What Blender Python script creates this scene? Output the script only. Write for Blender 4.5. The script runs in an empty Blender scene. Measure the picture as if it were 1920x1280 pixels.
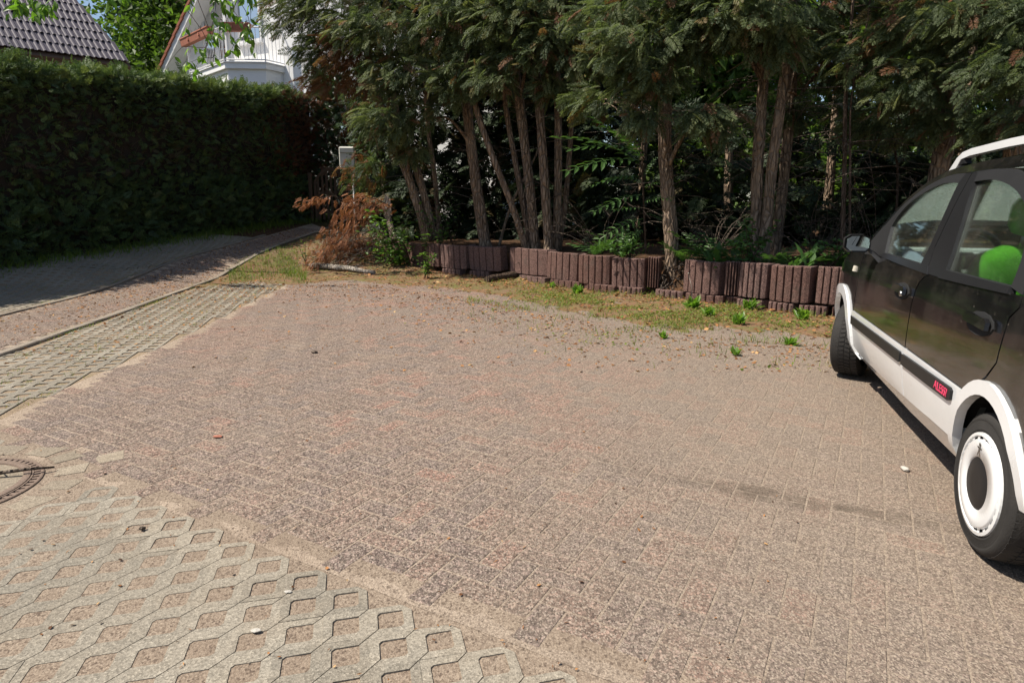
import bpy, bmesh, math, random
import numpy as np
from mathutils import Vector, Matrix, geometry

random.seed(11)
rng = np.random.default_rng(11)
SC = bpy.context.scene
COL = SC.collection
R = math.radians

# ------------------------------------------------------------------ camera, sky, sun, exposure
PITCH, EYE, FOC = 0.2104, 1.22, 1183.0
cam_d = bpy.data.cameras.new('camera')
cam_d.sensor_width = 36.0
cam_d.lens = 36.0 * FOC / 1920.0
cam_d.clip_end = 2000.0
cam = bpy.data.objects.new('camera', cam_d)
COL.objects.link(cam)
cam.location = (0, 0, EYE)
cam.rotation_euler = (math.pi / 2 - PITCH, 0, 0)
SC.camera = cam

SUN_AZ, SUN_EL = R(-99), R(57)
world = bpy.data.worlds.new('World')
SC.world = world
world.use_nodes = True
wn = world.node_tree
sky = wn.nodes.new('ShaderNodeTexSky')
sky.sky_type = 'NISHITA'
sky.sun_disc = False
sky.sun_elevation = SUN_EL
sky.sun_rotation = SUN_AZ
wn.links.new(sky.outputs[0], wn.nodes['Background'].inputs[0])
wn.nodes['Background'].inputs[1].default_value = 0.085

sun_l = bpy.data.lights.new('sun', 'SUN')
sun_l.energy = 4.6
sun_l.angle = R(0.5)
sun_l.color = (1.0, 0.925, 0.81)
sun = bpy.data.objects.new('sun', sun_l)
COL.objects.link(sun)
sun.location = (-20, 8, 30)
sd = Vector((math.sin(SUN_AZ) * math.cos(SUN_EL), math.cos(SUN_AZ) * math.cos(SUN_EL), math.sin(SUN_EL)))
sun.rotation_euler = sd.to_track_quat('Z', 'Y').to_euler()

SC.view_settings.view_transform = 'Standard'
SC.view_settings.look = 'None'
SC.view_settings.exposure = 0.6
SC.view_settings.gamma = 1.0
SC.view_settings.use_curve_mapping = False

# ------------------------------------------------------------------ helpers
def at(px, py, Y):
    u = (px - 960) / FOC
    v = (py - 640) / FOC
    dx, dy, dz = u, math.cos(PITCH) - v * math.sin(PITCH), -math.sin(PITCH) - v * math.cos(PITCH)
    t = Y / dy
    return np.array([dx * t, Y, EYE + dz * t])

WM = {}
def world_of(o):
    return WM.get(o.name, Matrix.Identity(4))

def put(o, parent=None):
    COL.objects.link(o)
    if parent is not None:
        o.parent = parent
        o.matrix_parent_inverse = world_of(parent).inverted()
    WM[o.name] = Matrix.Translation(o.location) @ o.rotation_euler.to_matrix().to_4x4()
    return o

def tag(o, label=None, cat=None, group=None, kind=None):
    if label: o['label'] = label
    if cat: o['category'] = cat
    if group: o['group'] = group
    if kind: o['kind'] = kind
    return o

def empty(name, loc, label, cat, group=None):
    o = bpy.data.objects.new(name, None)
    o.empty_display_size = 0.1
    o.location = loc
    put(o)
    return tag(o, label, cat, group)

def mesh_np(name, V, faces_tri=None, quads=None, tint=None, smooth=False, mats=()):
    me = bpy.data.meshes.new(name)
    V = np.asarray(V, dtype=np.float32)
    nt = 0 if faces_tri is None else len(faces_tri)
    nq = 0 if quads is None else len(quads)
    me.vertices.add(len(V))
    me.vertices.foreach_set('co', V.ravel())
    idx = []
    if nt: idx.append(np.asarray(faces_tri, dtype=np.int32).ravel())
    if nq: idx.append(np.asarray(quads, dtype=np.int32).ravel())
    idx = np.concatenate(idx)
    me.loops.add(len(idx))
    me.loops.foreach_set('vertex_index', idx)
    me.polygons.add(nt + nq)
    st = np.concatenate([np.arange(nt) * 3, nt * 3 + np.arange(nq) * 4]).astype(np.int32)
    me.polygons.foreach_set('loop_start', st)
    me.update(calc_edges=True)
    me.polygons.foreach_set('use_smooth', np.full(nt + nq, bool(smooth)))
    if tint is not None:
        a = me.attributes.new('tint', 'FLOAT', 'FACE')
        a.data.foreach_set('value', np.asarray(tint, dtype=np.float32))
    for m in mats: me.materials.append(m)
    return me

class MB:
    """collects shapes, links them as ONE mesh object"""
    def __init__(s):
        s.v, s.f, s.m, s.t, s.s = [], [], [], [], []
    def add(s, verts, faces, mat=0, tint=0.5, smooth=False):
        b = len(s.v)
        s.v += [tuple(map(float, p)) for p in verts]
        for f in faces:
            s.f.append([b + i for i in f]); s.m.append(mat); s.t.append(tint); s.s.append(smooth)
        return s
    def box(s, c, d, rot=None, mat=0, tint=0.5, bev=0.0):
        cx, cy, cz = c
        x, y, z = d[0] / 2, d[1] / 2, d[2] / 2
        if bev:
            b = min(bev, x * .6, y * .6, z * .6)
            P = []
            for sx in (-1, 1):
                for sy in (-1, 1):
                    for sz in (-1, 1):
                        P += [(sx * (x - b), sy * (y - b), sz * z), (sx * (x - b), sy * y, sz * (z - b)), (sx * x, sy * (y - b), sz * (z - b))]
            bm = bmesh.new()
            for p in P: bm.verts.new(p)
            bmesh.ops.convex_hull(bm, input=bm.verts)
            bm.verts.index_update()
            vs = [v.co.copy() for v in bm.verts]
            fs = [[v.index for v in f.verts] for f in bm.faces]
            bm.free()
        else:
            vs = [Vector((sx * x, sy * y, sz * z)) for sx in (-1, 1) for sy in (-1, 1) for sz in (-1, 1)]
            fs = [(0, 1, 3, 2), (4, 6, 7, 5), (0, 4, 5, 1), (2, 3, 7, 6), (0, 2, 6, 4), (1, 5, 7, 3)]
        if rot is not None:
            vs = [rot @ p for p in vs]
        return s.add([(p[0] + cx, p[1] + cy, p[2] + cz) for p in vs], fs, mat, tint)
    def tube(s, path, radii, n=6, mat=0, tint=0.5, cap=True, jit=0.0, smooth=True):
        path = [Vector(p) for p in path]
        if not hasattr(radii, '__len__'): radii = [radii] * len(path)
        b = len(s.v)
        u = None
        for i, p in enumerate(path):
            d = (path[min(i + 1, len(path) - 1)] - path[max(i - 1, 0)])
            if d.length < 1e-9: d = Vector((0, 0, 1))
            d.normalize()
            if u is None:
                u = d.orthogonal().normalized()
            else:
                u = (u - d * u.dot(d))
                u = u.normalized() if u.length > 1e-6 else d.orthogonal().normalized()
            w = d.cross(u)
            for k in range(n):
                a = 2 * math.pi * k / n
                r = radii[i] * (1 + (random.uniform(-jit, jit) if jit else 0))
                s.v.append(tuple(p + (u * math.cos(a) + w * math.sin(a)) * r))
        for i in range(len(path) - 1):
            for k in range(n):
                s.f.append([b + i * n + k, b + i * n + (k + 1) % n, b + (i + 1) * n + (k + 1) % n, b + (i + 1) * n + k])
                s.m.append(mat); s.t.append(tint); s.s.append(smooth)
        if cap:
            s.f.append([b + k for k in range(n)][::-1]); s.m.append(mat); s.t.append(tint); s.s.append(False)
            e = b + (len(path) - 1) * n
            s.f.append([e + k for k in range(n)]); s.m.append(mat); s.t.append(tint); s.s.append(False)
        return s
    def prism(s, poly, z0, z1, mat=0, tint=0.5, axis='z', xf=None):
        n = len(poly)
        V = [(p[0], p[1], z0) for p in poly] + [(p[0], p[1], z1) for p in poly]
        if xf: V = [xf(*p) for p in V]
        F = [list(range(n))[::-1], list(range(n, 2 * n))] + [[i, (i + 1) % n, n + (i + 1) % n, n + i] for i in range(n)]
        return s.add(V, F, mat, tint)
    def build(s, name, mats, parent=None, loc=None, kind=None):
        me = bpy.data.meshes.new(name)
        me.from_pydata(s.v, [], s.f)
        if not isinstance(mats, (list, tuple)): mats = [mats]
        for m in mats: me.materials.append(m)
        me.polygons.foreach_set('material_index', s.m)
        me.polygons.foreach_set('use_smooth', s.s)
        a = me.attributes.new('tint', 'FLOAT', 'FACE')
        a.data.foreach_set('value', s.t)
        me.update()
        o = bpy.data.objects.new(name, me)
        if kind: o['kind'] = kind
        return put(o, parent)

def link_mesh(name, me, parent=None, kind=None):
    o = bpy.data.objects.new(name, me)
    if kind: o['kind'] = kind
    return put(o, parent)

def norm(a):
    return a / (np.linalg.norm(a, axis=-1, keepdims=True) + 1e-9)

def frames(pos, d, up, scale):
    d = norm(np.asarray(d, float)); up = np.asarray(up, float)
    y = norm(np.cross(up, d)); z = np.cross(d, y)
    sc = np.asarray(scale, float)
    if sc.ndim == 1: sc = sc[:, None]
    return np.stack([d * sc, y * sc, z * sc], axis=2), np.asarray(pos, float)

def scatter(name, T, fr, tint, mats, parent=None, kind=None, smooth=False):
    tv, tf = T
    M, P = fr
    k, n = len(P), len(tv)
    V = np.einsum('kij,nj->kni', M, tv) + P[:, None, :]
    F = (tf[None] + (np.arange(k) * n)[:, None, None]).reshape(-1, tf.shape[1])
    t = np.repeat(tint, len(tf))
    me = mesh_np(name, V.reshape(-1, 3), F if tf.shape[1] == 3 else None, F if tf.shape[1] == 4 else None, t, smooth, mats)
    return link_mesh(name, me, parent, kind)

# ------------------------------------------------------------------ materials
class NT:
    def __init__(s, name):
        s.m = bpy.data.materials.new(name); s.m.use_nodes = True
        s.t = s.m.node_tree; s.n = s.t.nodes; s.b = s.n['Principled BSDF']; s.out = s.n['Material Output']
        s.geo = s.n.new('ShaderNodeNewGeometry')
    def lk(s, a, b): s.t.links.new(a, b); return s
    def val(s, sock, v):
        if hasattr(v, 'is_output') or isinstance(v, bpy.types.NodeSocket): s.t.links.new(v, sock)
        else:
            if isinstance(v, (tuple, list)) and len(v) == 3 and len(getattr(sock, 'default_value', [0])) == 4 if hasattr(sock.default_value, '__len__') else False: v = (*v, 1)
            sock.default_value = v
    def pos(s, scale=None, src='world'):
        if src == 'world': o = s.geo.outputs['Position']
        else:
            tc = s.n.new('ShaderNodeTexCoord'); o = tc.outputs['Object']
        if scale is None: return o
        m = s.n.new('ShaderNodeVectorMath'); m.operation = 'MULTIPLY'
        s.lk(o, m.inputs[0]); m.inputs[1].default_value = scale
        return m.outputs[0]
    def noise(s, scale, detail=3, vec=None, rough=.55):
        x = s.n.new('ShaderNodeTexNoise'); x.inputs['Scale'].default_value = scale; x.inputs['Detail'].default_value = detail; x.inputs['Roughness'].default_value = rough
        s.lk(vec if vec is not None else s.pos(), x.inputs['Vector'])
        return x.outputs['Fac']
    def vor(s, scale, vec=None, out='Color', feat='F1'):
        x = s.n.new('ShaderNodeTexVoronoi'); x.feature = feat; x.inputs['Scale'].default_value = scale
        s.lk(vec if vec is not None else s.pos(), x.inputs['Vector'])
        return x.outputs[out]
    def sep(s, v, i=0):
        x = s.n.new('ShaderNodeSeparateXYZ'); s.lk(v, x.inputs[0]); return x.outputs[i]
    def ramp(s, fac, stops):
        x = s.n.new('ShaderNodeValToRGB'); e = x.color_ramp.elements
        while len(e) < len(stops): e.new(.5)
        for el, (p, c) in zip(e, stops):
            el.position = p; el.color = (*c, 1) if hasattr(c, '__len__') else (c, c, c, 1)
        s.lk(fac, x.inputs[0]); return x.outputs[0]
    def mix(s, fac, a, b, mode='MIX'):
        x = s.n.new('ShaderNodeMix'); x.data_type = 'RGBA'; x.blend_type = mode
        for sock, v in ((x.inputs[0], fac), (x.inputs[6], a), (x.inputs[7], b)):
            if isinstance(v, bpy.types.NodeSocket): s.lk(v, sock)
            else: sock.default_value = (*v, 1) if hasattr(v, '__len__') else v
        return x.outputs[2]
    def math(s, op, a, b=0.0):
        x = s.n.new('ShaderNodeMath'); x.operation = op
        for i, v in enumerate((a, b)):
            if isinstance(v, bpy.types.NodeSocket): s.lk(v, x.inputs[i])
            else: x.inputs[i].default_value = v
        return x.outputs[0]
    def attr(s, name='tint'):
        x = s.n.new('ShaderNodeAttribute'); x.attribute_name = name; return x.outputs['Fac']
    def bump(s, h, strength=.5, dist=.01):
        x = s.n.new('ShaderNodeBump'); x.inputs['Strength'].default_value = strength; x.inputs['Distance'].default_value = dist
        s.lk(h, x.inputs['Height']); s.lk(x.outputs[0], s.b.inputs['Normal']); return s
    def col(s, c, rough=.8, metal=0.0, spec=.5):
        i = s.b.inputs
        if isinstance(c, bpy.types.NodeSocket): s.lk(c, i['Base Color'])
        else: i['Base Color'].default_value = (*c, 1)
        if isinstance(rough, bpy.types.NodeSocket): s.lk(rough, i['Roughness'])
        else: i['Roughness'].default_value = rough
        i['Metallic'].default_value = metal
        i['Specular IOR Level'].default_value = spec
        return s

def simple(name, c, rough=.7, metal=0., spec=.5, var=.15, scale=8, bump=0, bscale=60):
    m = NT(name)
    f = m.noise(scale, 4)
    col = m.mix(f, tuple(x * (1 - var) for x in c), tuple(min(1, x * (1 + var)) for x in c))
    m.col(col, rough, metal, spec)
    if bump: m.bump(m.noise(bscale, 3), bump, .01)
    return m.m

def dust_layer(m, lo=.5, hi=.72, base=(.44, .365, .285)):
    n1 = m.noise(1.1, 5, rough=.68)
    n2 = m.noise(7, 4)
    f = m.math('ADD', m.math('MULTIPLY', n1, .7), m.math('MULTIPLY', n2, .3))
    return m.ramp(f, [(lo, 0), (hi, 1)])

def mat_brick():
    m = NT('brick_paving')
    t = m.attr()
    base = m.ramp(t, [(0, (.130, .094, .076)), (.35, (.172, .122, .095)), (.6, (.145, .110, .094)), (.8, (.182, .124, .096)), (1, (.208, .122, .093))])
    red = m.ramp(m.noise(.42, 3), [(.52, 0), (.66, 1)])
    base = m.mix(m.math('MULTIPLY', red, .5), base, (.205, .115, .086))
    sp = m.sep(m.vor(125), 0)
    sp2 = m.sep(m.vor(210), 1)
    speck = m.ramp(sp, [(0, .35), (.35, .75), (.7, 1.15), (.9, 1.7), (1, 2.6)])
    c = m.mix(1.0, base, speck, 'MULTIPLY')
    c = m.mix(m.ramp(sp2, [(.80, 0), (.83, .7)]), c, (.37, .31, .25))
    d = dust_layer(m)
    sandspk = m.mix(sp, (.20, .155, .115), (.37, .30, .22))
    c = m.mix(m.math('MULTIPLY', d, .42), c, sandspk)
    sandspk2 = m.mix(sp2, (.10, .078, .062), (.34, .275, .21))
    # fine settled dust everywhere, less where the wheels run
    c = m.mix(m.ramp(m.noise(38, 4), [(.47, 0), (.64, .30)]), c, sandspk)
    dr = m.ramp(m.math('ADD', m.math('MULTIPLY', m.sep(m.pos(), 0), .3), m.math('MULTIPLY', m.noise(1.4, 5), .5)), [(.12, 0), (.55, .62)])
    c = m.mix(dr, c, sandspk2)
    # old oil run towards the car
    v = m.n.new('ShaderNodeMapping'); v.vector_type = 'TEXTURE'
    v.inputs['Location'].default_value = (1.15, 2.52, 0); v.inputs['Rotation'].default_value = (0, 0, R(-25)); v.inputs['Scale'].default_value = (.85, .085, 1)
    wob = m.n.new('ShaderNodeVectorMath'); wob.operation = 'ADD'
    nz = m.n.new('ShaderNodeTexNoise'); nz.inputs['Scale'].default_value = 5; m.lk(m.pos(), nz.inputs['Vector'])
    sc = m.n.new('ShaderNodeVectorMath'); sc.operation = 'SCALE'; sc.inputs['Scale'].default_value = .22; m.lk(nz.outputs['Color'], sc.inputs[0])
    off = m.n.new('ShaderNodeVectorMath'); off.operation = 'SUBTRACT'; m.lk(sc.outputs[0], off.inputs[0]); off.inputs[1].default_value = (.11, .11, .11)
    m.lk(m.pos(), wob.inputs[0]); m.lk(off.outputs[0], wob.inputs[1])
    m.lk(wob.outputs[0], v.inputs['Vector'])
    fl = m.n.new('ShaderNodeVectorMath'); fl.operation = 'MULTIPLY'; m.lk(v.outputs[0], fl.inputs[0]); fl.inputs[1].default_value = (1, 1, 0)
    ln = m.n.new('ShaderNodeVectorMath'); ln.operation = 'LENGTH'; m.lk(fl.outputs[0], ln.inputs[0])
    stain = m.math('MULTIPLY', m.ramp(ln.outputs['Value'], [(0, .85), (.4, .55), (1, 0)]), m.ramp(m.noise(9, 5, rough=.7), [(.33, .15), (.6, 1)]))
    c = m.mix(stain, c, (.075, .058, .042))
    m.col(c, .92, 0, .3)
    h = m.math('ADD', m.vor(150, out='Distance'), m.math('MULTIPLY', m.noise(420, 2), .5))
    m.bump(h, .55, .006)
    return m.m

def mat_sand(name='joint_sand', a=(.22, .168, .125), b=(.39, .31, .235), grass=0, fade=False, gl=.44):
    m = NT(name)
    sp = m.sep(m.vor(190), 0)
    c = m.mix(sp, a, b)
    c = m.mix(m.ramp(m.noise(1.7, 4), [(.4, .0), (.7, .5)]), c, (.19, .14, .10))
    c = m.mix(m.ramp(m.sep(m.vor(140), 1), [(.86, 0), (.9, .8)]), c, (.11, .08, .06))
    if grass:
        c = m.mix(m.ramp(m.noise(grass, 4), [(gl, 0), (gl + .14, .7)]), c, (.125, .125, .04))
    if fade:
        dr = m.ramp(m.math('ADD', m.math('MULTIPLY', m.sep(m.pos(), 0), .3), m.math('MULTIPLY', m.noise(1.4, 5), .5)), [(.02, 0), (.42, .8)])
        c = m.mix(dr, c, m.mix(sp, (.14, .11, .086), (.34, .275, .21)))
    m.col(c, .95, 0, .2)
    m.bump(m.math('ADD', m.noise(260, 3), m.vor(150, out='Distance')), .5, .005)
    return m.m

def mat_concrete(name, a, b, red=False):
    m = NT(name)
    t = m.attr()
    sp = m.sep(m.vor(210), 0)
    c = m.mix(m.noise(2.5, 5), a, b)
    c = m.mix(1.0, c, m.ramp(sp, [(0, .62), (.5, .98), (.9, 1.2), (1, 1.5)]), 'MULTIPLY')
    c = m.mix(1.0, c, m.ramp(t, [(0, .8), (1, 1.15)]), 'MULTIPLY')
    c = m.mix(m.math('MULTIPLY', dust_layer(m, .42, .7), .6), c, m.mix(sp, (.20, .16, .115), (.35, .29, .21)))
    m.col(c, .93, 0, .25)
    m.bump(m.math('ADD', m.vor(210, out='Distance'), m.noise(30, 4)), .3, .004)
    return m.m

def mat_planter():
    m = NT('planter_concrete')
    sp = m.sep(m.vor(120), 0)
    c = m.mix(m.noise(3, 5), (.135, .072, .058), (.235, .135, .108))
    c = m.mix(m.attr(), c, (.255, .165, .145))
    c = m.mix(1.0, c, m.ramp(sp, [(0, .3), (.4, .85), (1, 1.35)]), 'MULTIPLY')
    c = m.mix(m.ramp(m.noise(6, 5), [(.55, 0), (.75, .45)]), c, (.11, .10, .085))
    m.col(c, .95, 0, .2)
    m.bump(m.math('ADD', m.vor(120, out='Distance'), m.noise(220, 3)), .9, .014)
    return m.m

def mat_bark(name, a, b, sx=26, sz=3.2):
    m = NT(name)
    v = m.pos((sx, sx, sz))
    f = m.noise(1.0, 6, v, .65)
    cr = m.vor(.9, v, 'Distance', 'DISTANCE_TO_EDGE')
    c = m.mix(f, a, b)
    c = m.mix(m.ramp(cr, [(0, .65), (.16, 0)]), c, tuple(x * .3 for x in a))
    c = m.mix(m.ramp(m.noise(1.6, 3), [(.5, 0), (.75, .5)]), c, tuple(x * 1.25 for x in b))
    m.col(c, .95, 0, .15)
    m.bump(m.math('ADD', m.math('MULTIPLY', m.ramp(cr, [(0, 0), (.3, 1)]), 1.2), f), 1.0, .03)
    return m.m

def mat_leaf(name, stops, trans=.35, rough=.55, spec=.3):
    m = NT(name)
    c = m.ramp(m.attr(), stops)
    c = m.mix(1.0, c, m.ramp(m.noise(60, 2), [(.3, .75), (.7, 1.25)]), 'MULTIPLY')
    m.col(c, rough, 0, spec)
    tr = m.n.new('ShaderNodeBsdfTranslucent')
    m.lk(m.mix(1.0, c, (1.25, 1.35, .7), 'MULTIPLY'), tr.inputs['Color'])
    mx = m.n.new('ShaderNodeMixShader'); mx.inputs[0].default_value = trans
    m.lk(m.b.outputs[0], mx.inputs[1]); m.lk(tr.outputs[0], mx.inputs[2]); m.lk(mx.outputs[0], m.out.inputs['Surface'])
    return m.m

def mat_glass(name, tintc, refl=.5):
    m = NT(name)
    tr = m.n.new('ShaderNodeBsdfTransparent'); tr.inputs['Color'].default_value = (*tintc, 1)
    gl = m.n.new('ShaderNodeBsdfGlossy'); gl.inputs['Roughness'].default_value = .02; gl.inputs['Color'].default_value = (.95, .97, .96, 1)
    lw = m.n.new('ShaderNodeLayerWeight'); lw.inputs['Blend'].default_value = refl
    mx = m.n.new('ShaderNodeMixShader')
    f = m.math('ADD', m.math('MULTIPLY', lw.outputs['Fresnel'], .6), .05)
    df = m.n.new('ShaderNodeBsdfDiffuse'); df.inputs['Color'].default_value = (.35, .33, .30, 1)
    mx2 = m.n.new('ShaderNodeMixShader')
    m.lk(m.ramp(m.noise(3, 5), [(.4, .01), (.75, .07)]), mx2.inputs[0])
    m.lk(f, mx.inputs[0]); m.lk(tr.outputs[0], mx.inputs[1]); m.lk(gl.outputs[0], mx.inputs[2])
    m.lk(mx.outputs[0], mx2.inputs[1]); m.lk(df.outputs[0], mx2.inputs[2])
    m.lk(mx2.outputs[0], m.out.inputs['Surface'])
    return m.m

def mat_paint(name, c, dust=.25):
    m = NT(name)
    d = m.ramp(m.noise(2.2, 6, rough=.7), [(.42, 0), (.8, dust)])
    sp = m.ramp(m.sep(m.vor(130), 0), [(.996, 0), (.998, .25)])
    cc = m.mix(m.math('MAXIMUM', d, sp), c, (.33, .29, .24))
    m.col(cc, m.ramp(m.noise(4, 5), [(.3, .12), (.8, .32)]), 0, .5)
    m.b.inputs['Coat Weight'].default_value = .8
    m.b.inputs['Coat Roughness'].default_value = .06
    return m.m

MT = dict(
    brick=mat_brick(), sand=mat_sand(a=(.27, .21, .158), b=(.44, .355, .27)), lotsand=mat_sand('lot_sand', (.27, .21, .158), (.44, .355, .27), fade=True), soilhole=mat_sand('hole_soil', (.175, .132, .098), (.35, .28, .21)),
    verge=mat_sand('verge_soil', (.13, .072, .038), (.27, .155, .078), 5), mossy=mat_sand('mossy_soil', (.20, .145, .095), (.37, .285, .19), 9, gl=.56),
    concrete=mat_concrete('grid_concrete', (.225, .200, .160), (.285, .256, .205)), dustslab=mat_concrete('dusty_slab', (.225, .19, .14), (.30, .25, .19)), kerb=mat_concrete('kerb_concrete', (.20, .168, .135), (.28, .24, .195)),
    planter=mat_planter(),
    bark=mat_bark('conifer_bark', (.19, .130, .090), (.40, .30, .215), 20, 6), bark2=mat_bark('sapling_bark', (.10, .07, .05), (.19, .135, .10), 40, 6),
    birch=mat_bark('pale_wood', (.35, .30, .25), (.62, .56, .48), 30, 5), deadwood=mat_bark('dead_wood', (.12, .09, .07), (.30, .24, .19), 40, 8),
    cypress=mat_leaf('cypress_foliage', [(0, (.050, .068, .036)), (.35, (.096, .128, .060)), (.62, (.155, .188, .084)), (.8, (.215, .228, .100)), (.88, (.22, .125, .07)), (1, (.20, .085, .045))], .45),
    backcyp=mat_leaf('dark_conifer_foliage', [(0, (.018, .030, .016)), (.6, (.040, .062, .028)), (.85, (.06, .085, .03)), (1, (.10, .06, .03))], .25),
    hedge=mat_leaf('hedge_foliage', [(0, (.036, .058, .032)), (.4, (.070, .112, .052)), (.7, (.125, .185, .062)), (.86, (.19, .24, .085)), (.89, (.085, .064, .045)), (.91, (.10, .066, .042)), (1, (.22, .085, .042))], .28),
    dead=mat_leaf('dead_foliage', [(0, (.16, .075, .045)), (.5, (.30, .125, .06)), (1, (.42, .19, .09))], .25),
    leaf=mat_leaf('broad_leaf', [(0, (.045, .10, .02)), (.5, (.085, .17, .03)), (1, (.14, .24, .045))], .45, .4, .5),
    cherry=mat_leaf('cherry_leaf', [(0, (.08, .17, .02)), (.5, (.13, .25, .03)), (1, (.20, .33, .05))], .55, .4, .5),
    bgleaf=mat_leaf('distant_leaf', [(0, (.035, .065, .016)), (.5, (.075, .135, .026)), (1, (.14, .21, .04))], .5, .5, .3),
    herb=mat_leaf('herb_leaf', [(0, (.05, .11, .03)), (.5, (.085, .175, .042)), (1, (.14, .24, .055))], .4, .45, .4),
    grass=mat_leaf('grass_blade', [(0, (.10, .15, .03)), (.5, (.17, .24, .04)), (.8, (.26, .25, .07)), (1, (.33, .24, .11))], .4),
    litter=mat_leaf('leaf_litter', [(0, (.07, .035, .02)), (.35, (.21, .09, .035)), (.7, (.40, .19, .07)), (1, (.52, .34, .16))], .1, .8),
    black=mat_paint('black_paint', (.0065, .0065, .007), .13), white=mat_paint('white_paint', (.78, .79, .79), .12),
    plastic=simple('black_plastic', (.022, .022, .023), .5, 0, .4), grey_plastic=simple('grey_trim', (.014, .014, .015), .45, 0, .3),
    rubber=simple('tyre_rubber', (.032, .030, .028), .85, 0, .3, .3, 14, .3, 200), dark=simple('dark_cavity', (.012, .012, .012), .9),
    speck=None, steel=simple('steel', (.45, .45, .45), .3, 1), iron=simple('cast_iron', (.19, .135, .10), .75, .1, .5, .3, 30, .4, 120),
    green=simple('green_fabric', (.115, .42, .03), .9, 0, .2, .12, 12, .3, 400), lightgrey=simple('light_dash', (.42, .46, .43), .6), intgrey=simple('interior_grey', (.075, .085, .08), .7),
    carglass=mat_glass('car_glass', (.90, .96, .93), .10), winglass=mat_glass('window_glass', (.25, .30, .30), .6),
    mirror=simple('mirror_glass', (.8, .82, .82), .02, 1, .5, .02),
    pink=simple('pink_letters', (.75, .055, .14), .5), orange=simple('cone_orange', (.62, .13, .035), .6, 0, .4, .15, 6),
    render=simple('white_render', (.78, .78, .77), .9, 0, .2, .06, 3, .35, 45), roofwhite=simple('white_board', (.70, .70, .69), .6),
    rooftile=simple('roof_tile', (.082, .072, .090), .6, 0, .3, .25, 5, .15, 60), redtile=simple('verge_tile', (.28, .095, .055), .7, 0, .3, .25, 6),
    terracotta=simple('terracotta', (.36, .14, .09), .8, 0, .3, .2, 10), railing=simple('white_railing', (.72, .72, .72), .45),
    gatewood=simple('gate_wood', (.105, .068, .045), .85, 0, .2, .3, 14, .3, 60), mailbox=simple('mailbox_enamel', (.60, .59, .53), .45, 0, .5, .08, 4),
    ink=simple('dark_print', (.07, .06, .05), .6), stone=simple('white_stone', (.46, .43, .38), .9, 0, .3, .15, 20, .5, 80),
    brownwood=simple('brown_boards', (.12, .07, .045), .8),
)

# ------------------------------------------------------------------ ground shape
PL = np.array([(-2.38, 13.1), (-1.5, 11.9), (-.75, 11.38), (0., 11.0), (.40, 10.55), (.65, 10.1), (1.1, 9.5), (1.55, 9.08), (1.95, 8.8), (2.35, 8.45),
               (2.6, 8.12), (2.9, 7.85), (3.2, 7.47), (3.55, 7.2), (4.0, 6.9), (4.6, 6.5)])
BEDL = np.vstack([[(-2.6, 60), (-2.75, 16.5), (-2.7, 14.2)], PL, [(9, 3.6), (60, -26)]])

def seg_dist(P, L):
    """distance of points to a polyline and the side of it (positive = left of travel)"""
    best = np.full(len(P), 1e9); side = np.zeros(len(P))
    for a, b in zip(L[:-1], L[1:]):
        d = b - a; t = np.clip(((P - a) @ d) / (d @ d), 0, 1)
        q = a + t[:, None] * d; r = P - q
        di = np.hypot(r[:, 0], r[:, 1])
        c = d[0] * r[:, 1] - d[1] * r[:, 0]
        m = di < best - 1e-9
        best = np.where(m, di, best); side = np.where(m, np.sign(c), side)
    return best, side

def terr(x, y):
    s = -.75 * np.asarray(x, float) + .66 * np.asarray(y, float) - 10.3
    z = np.where(s > 0, .17 * s * np.clip(s / 1.5, 0, 1), 0)
    return 1.9 * np.tanh(z / 1.9)

def bumpy(x, y):
    return (np.sin(x * 3.1 + y * 1.7) + np.sin(x * 7.3 - y * 5.1 + 1.2) * .6 + np.sin(x * 13.7 + y * 11.9) * .35 + np.sin(y * 17.1 - x * 9.2) * .3) / 2.2

def bed(x, y):
    P = np.stack([np.ravel(x), np.ravel(y)], 1).astype(float)
    d, sd_ = seg_dist(P, BEDL)
    d = np.where(sd_ > 0, d, -d).reshape(np.shape(x))
    t = np.clip((d - .05) / .10, 0, 1)
    return t, d

def ground_z(x, y):
    x = np.asarray(x, float); y = np.asarray(y, float)
    t, d = bed(x, y)
    zb = .45 + .035 * np.clip(d, 0, 30) ** .9 + .025 * bumpy(x, y)
    z0 = terr(x, y)
    return np.where(t > 0, z0 + t * np.maximum(zb - z0, 0), z0)

def gz(x, y): return float(ground_z(np.array([x]), np.array([y]))[0])

def pip(P, poly):
    P = np.asarray(P, float); poly = np.asarray(poly, float)
    x, y = P[:, 0], P[:, 1]; r = np.zeros(len(P), bool)
    j = len(poly) - 1
    for i in range(len(poly)):
        xi, yi = poly[i]; xj, yj = poly[j]
        c = ((yi > y) != (yj > y)) & (x < (xj - xi) * (y - yi) / (yj - yi + 1e-12) + xi)
        r ^= c; j = i
    return r

def structure(name, V, T=None, Q=None, mats=(), smooth=True):
    o = link_mesh(name, mesh_np(name, V, T, Q, None, smooth, mats))
    o['kind'] = 'structure'
    return o

def axis_steps(lo, hi, f0, f1, st):
    a = list(np.arange(f0, f1 + 1e-6, st)); x = f0; s = st
    while x > lo: s *= 1.35; x -= s; a.append(x)
    x = f1; s = st
    while x < hi: s *= 1.35; x += s; a.append(x)
    return np.array(sorted(a))

gx = axis_steps(-500, 500, -9.5, 7.5, .16); gy = axis_steps(-60, 900, 5.0, 19.5, .16)
XX, YY = np.meshgrid(gx, gy)
tt_, dd_ = bed(XX, YY)
ZZ = ground_z(XX, YY) - np.where(tt_ > .5, 0, .035)
nx, ny = len(gx), len(gy)
I = np.arange(nx * ny).reshape(ny, nx)
Q = np.stack([I[:-1, :-1], I[:-1, 1:], I[1:, 1:], I[1:, :-1]], -1).reshape(-1, 4)

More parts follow.
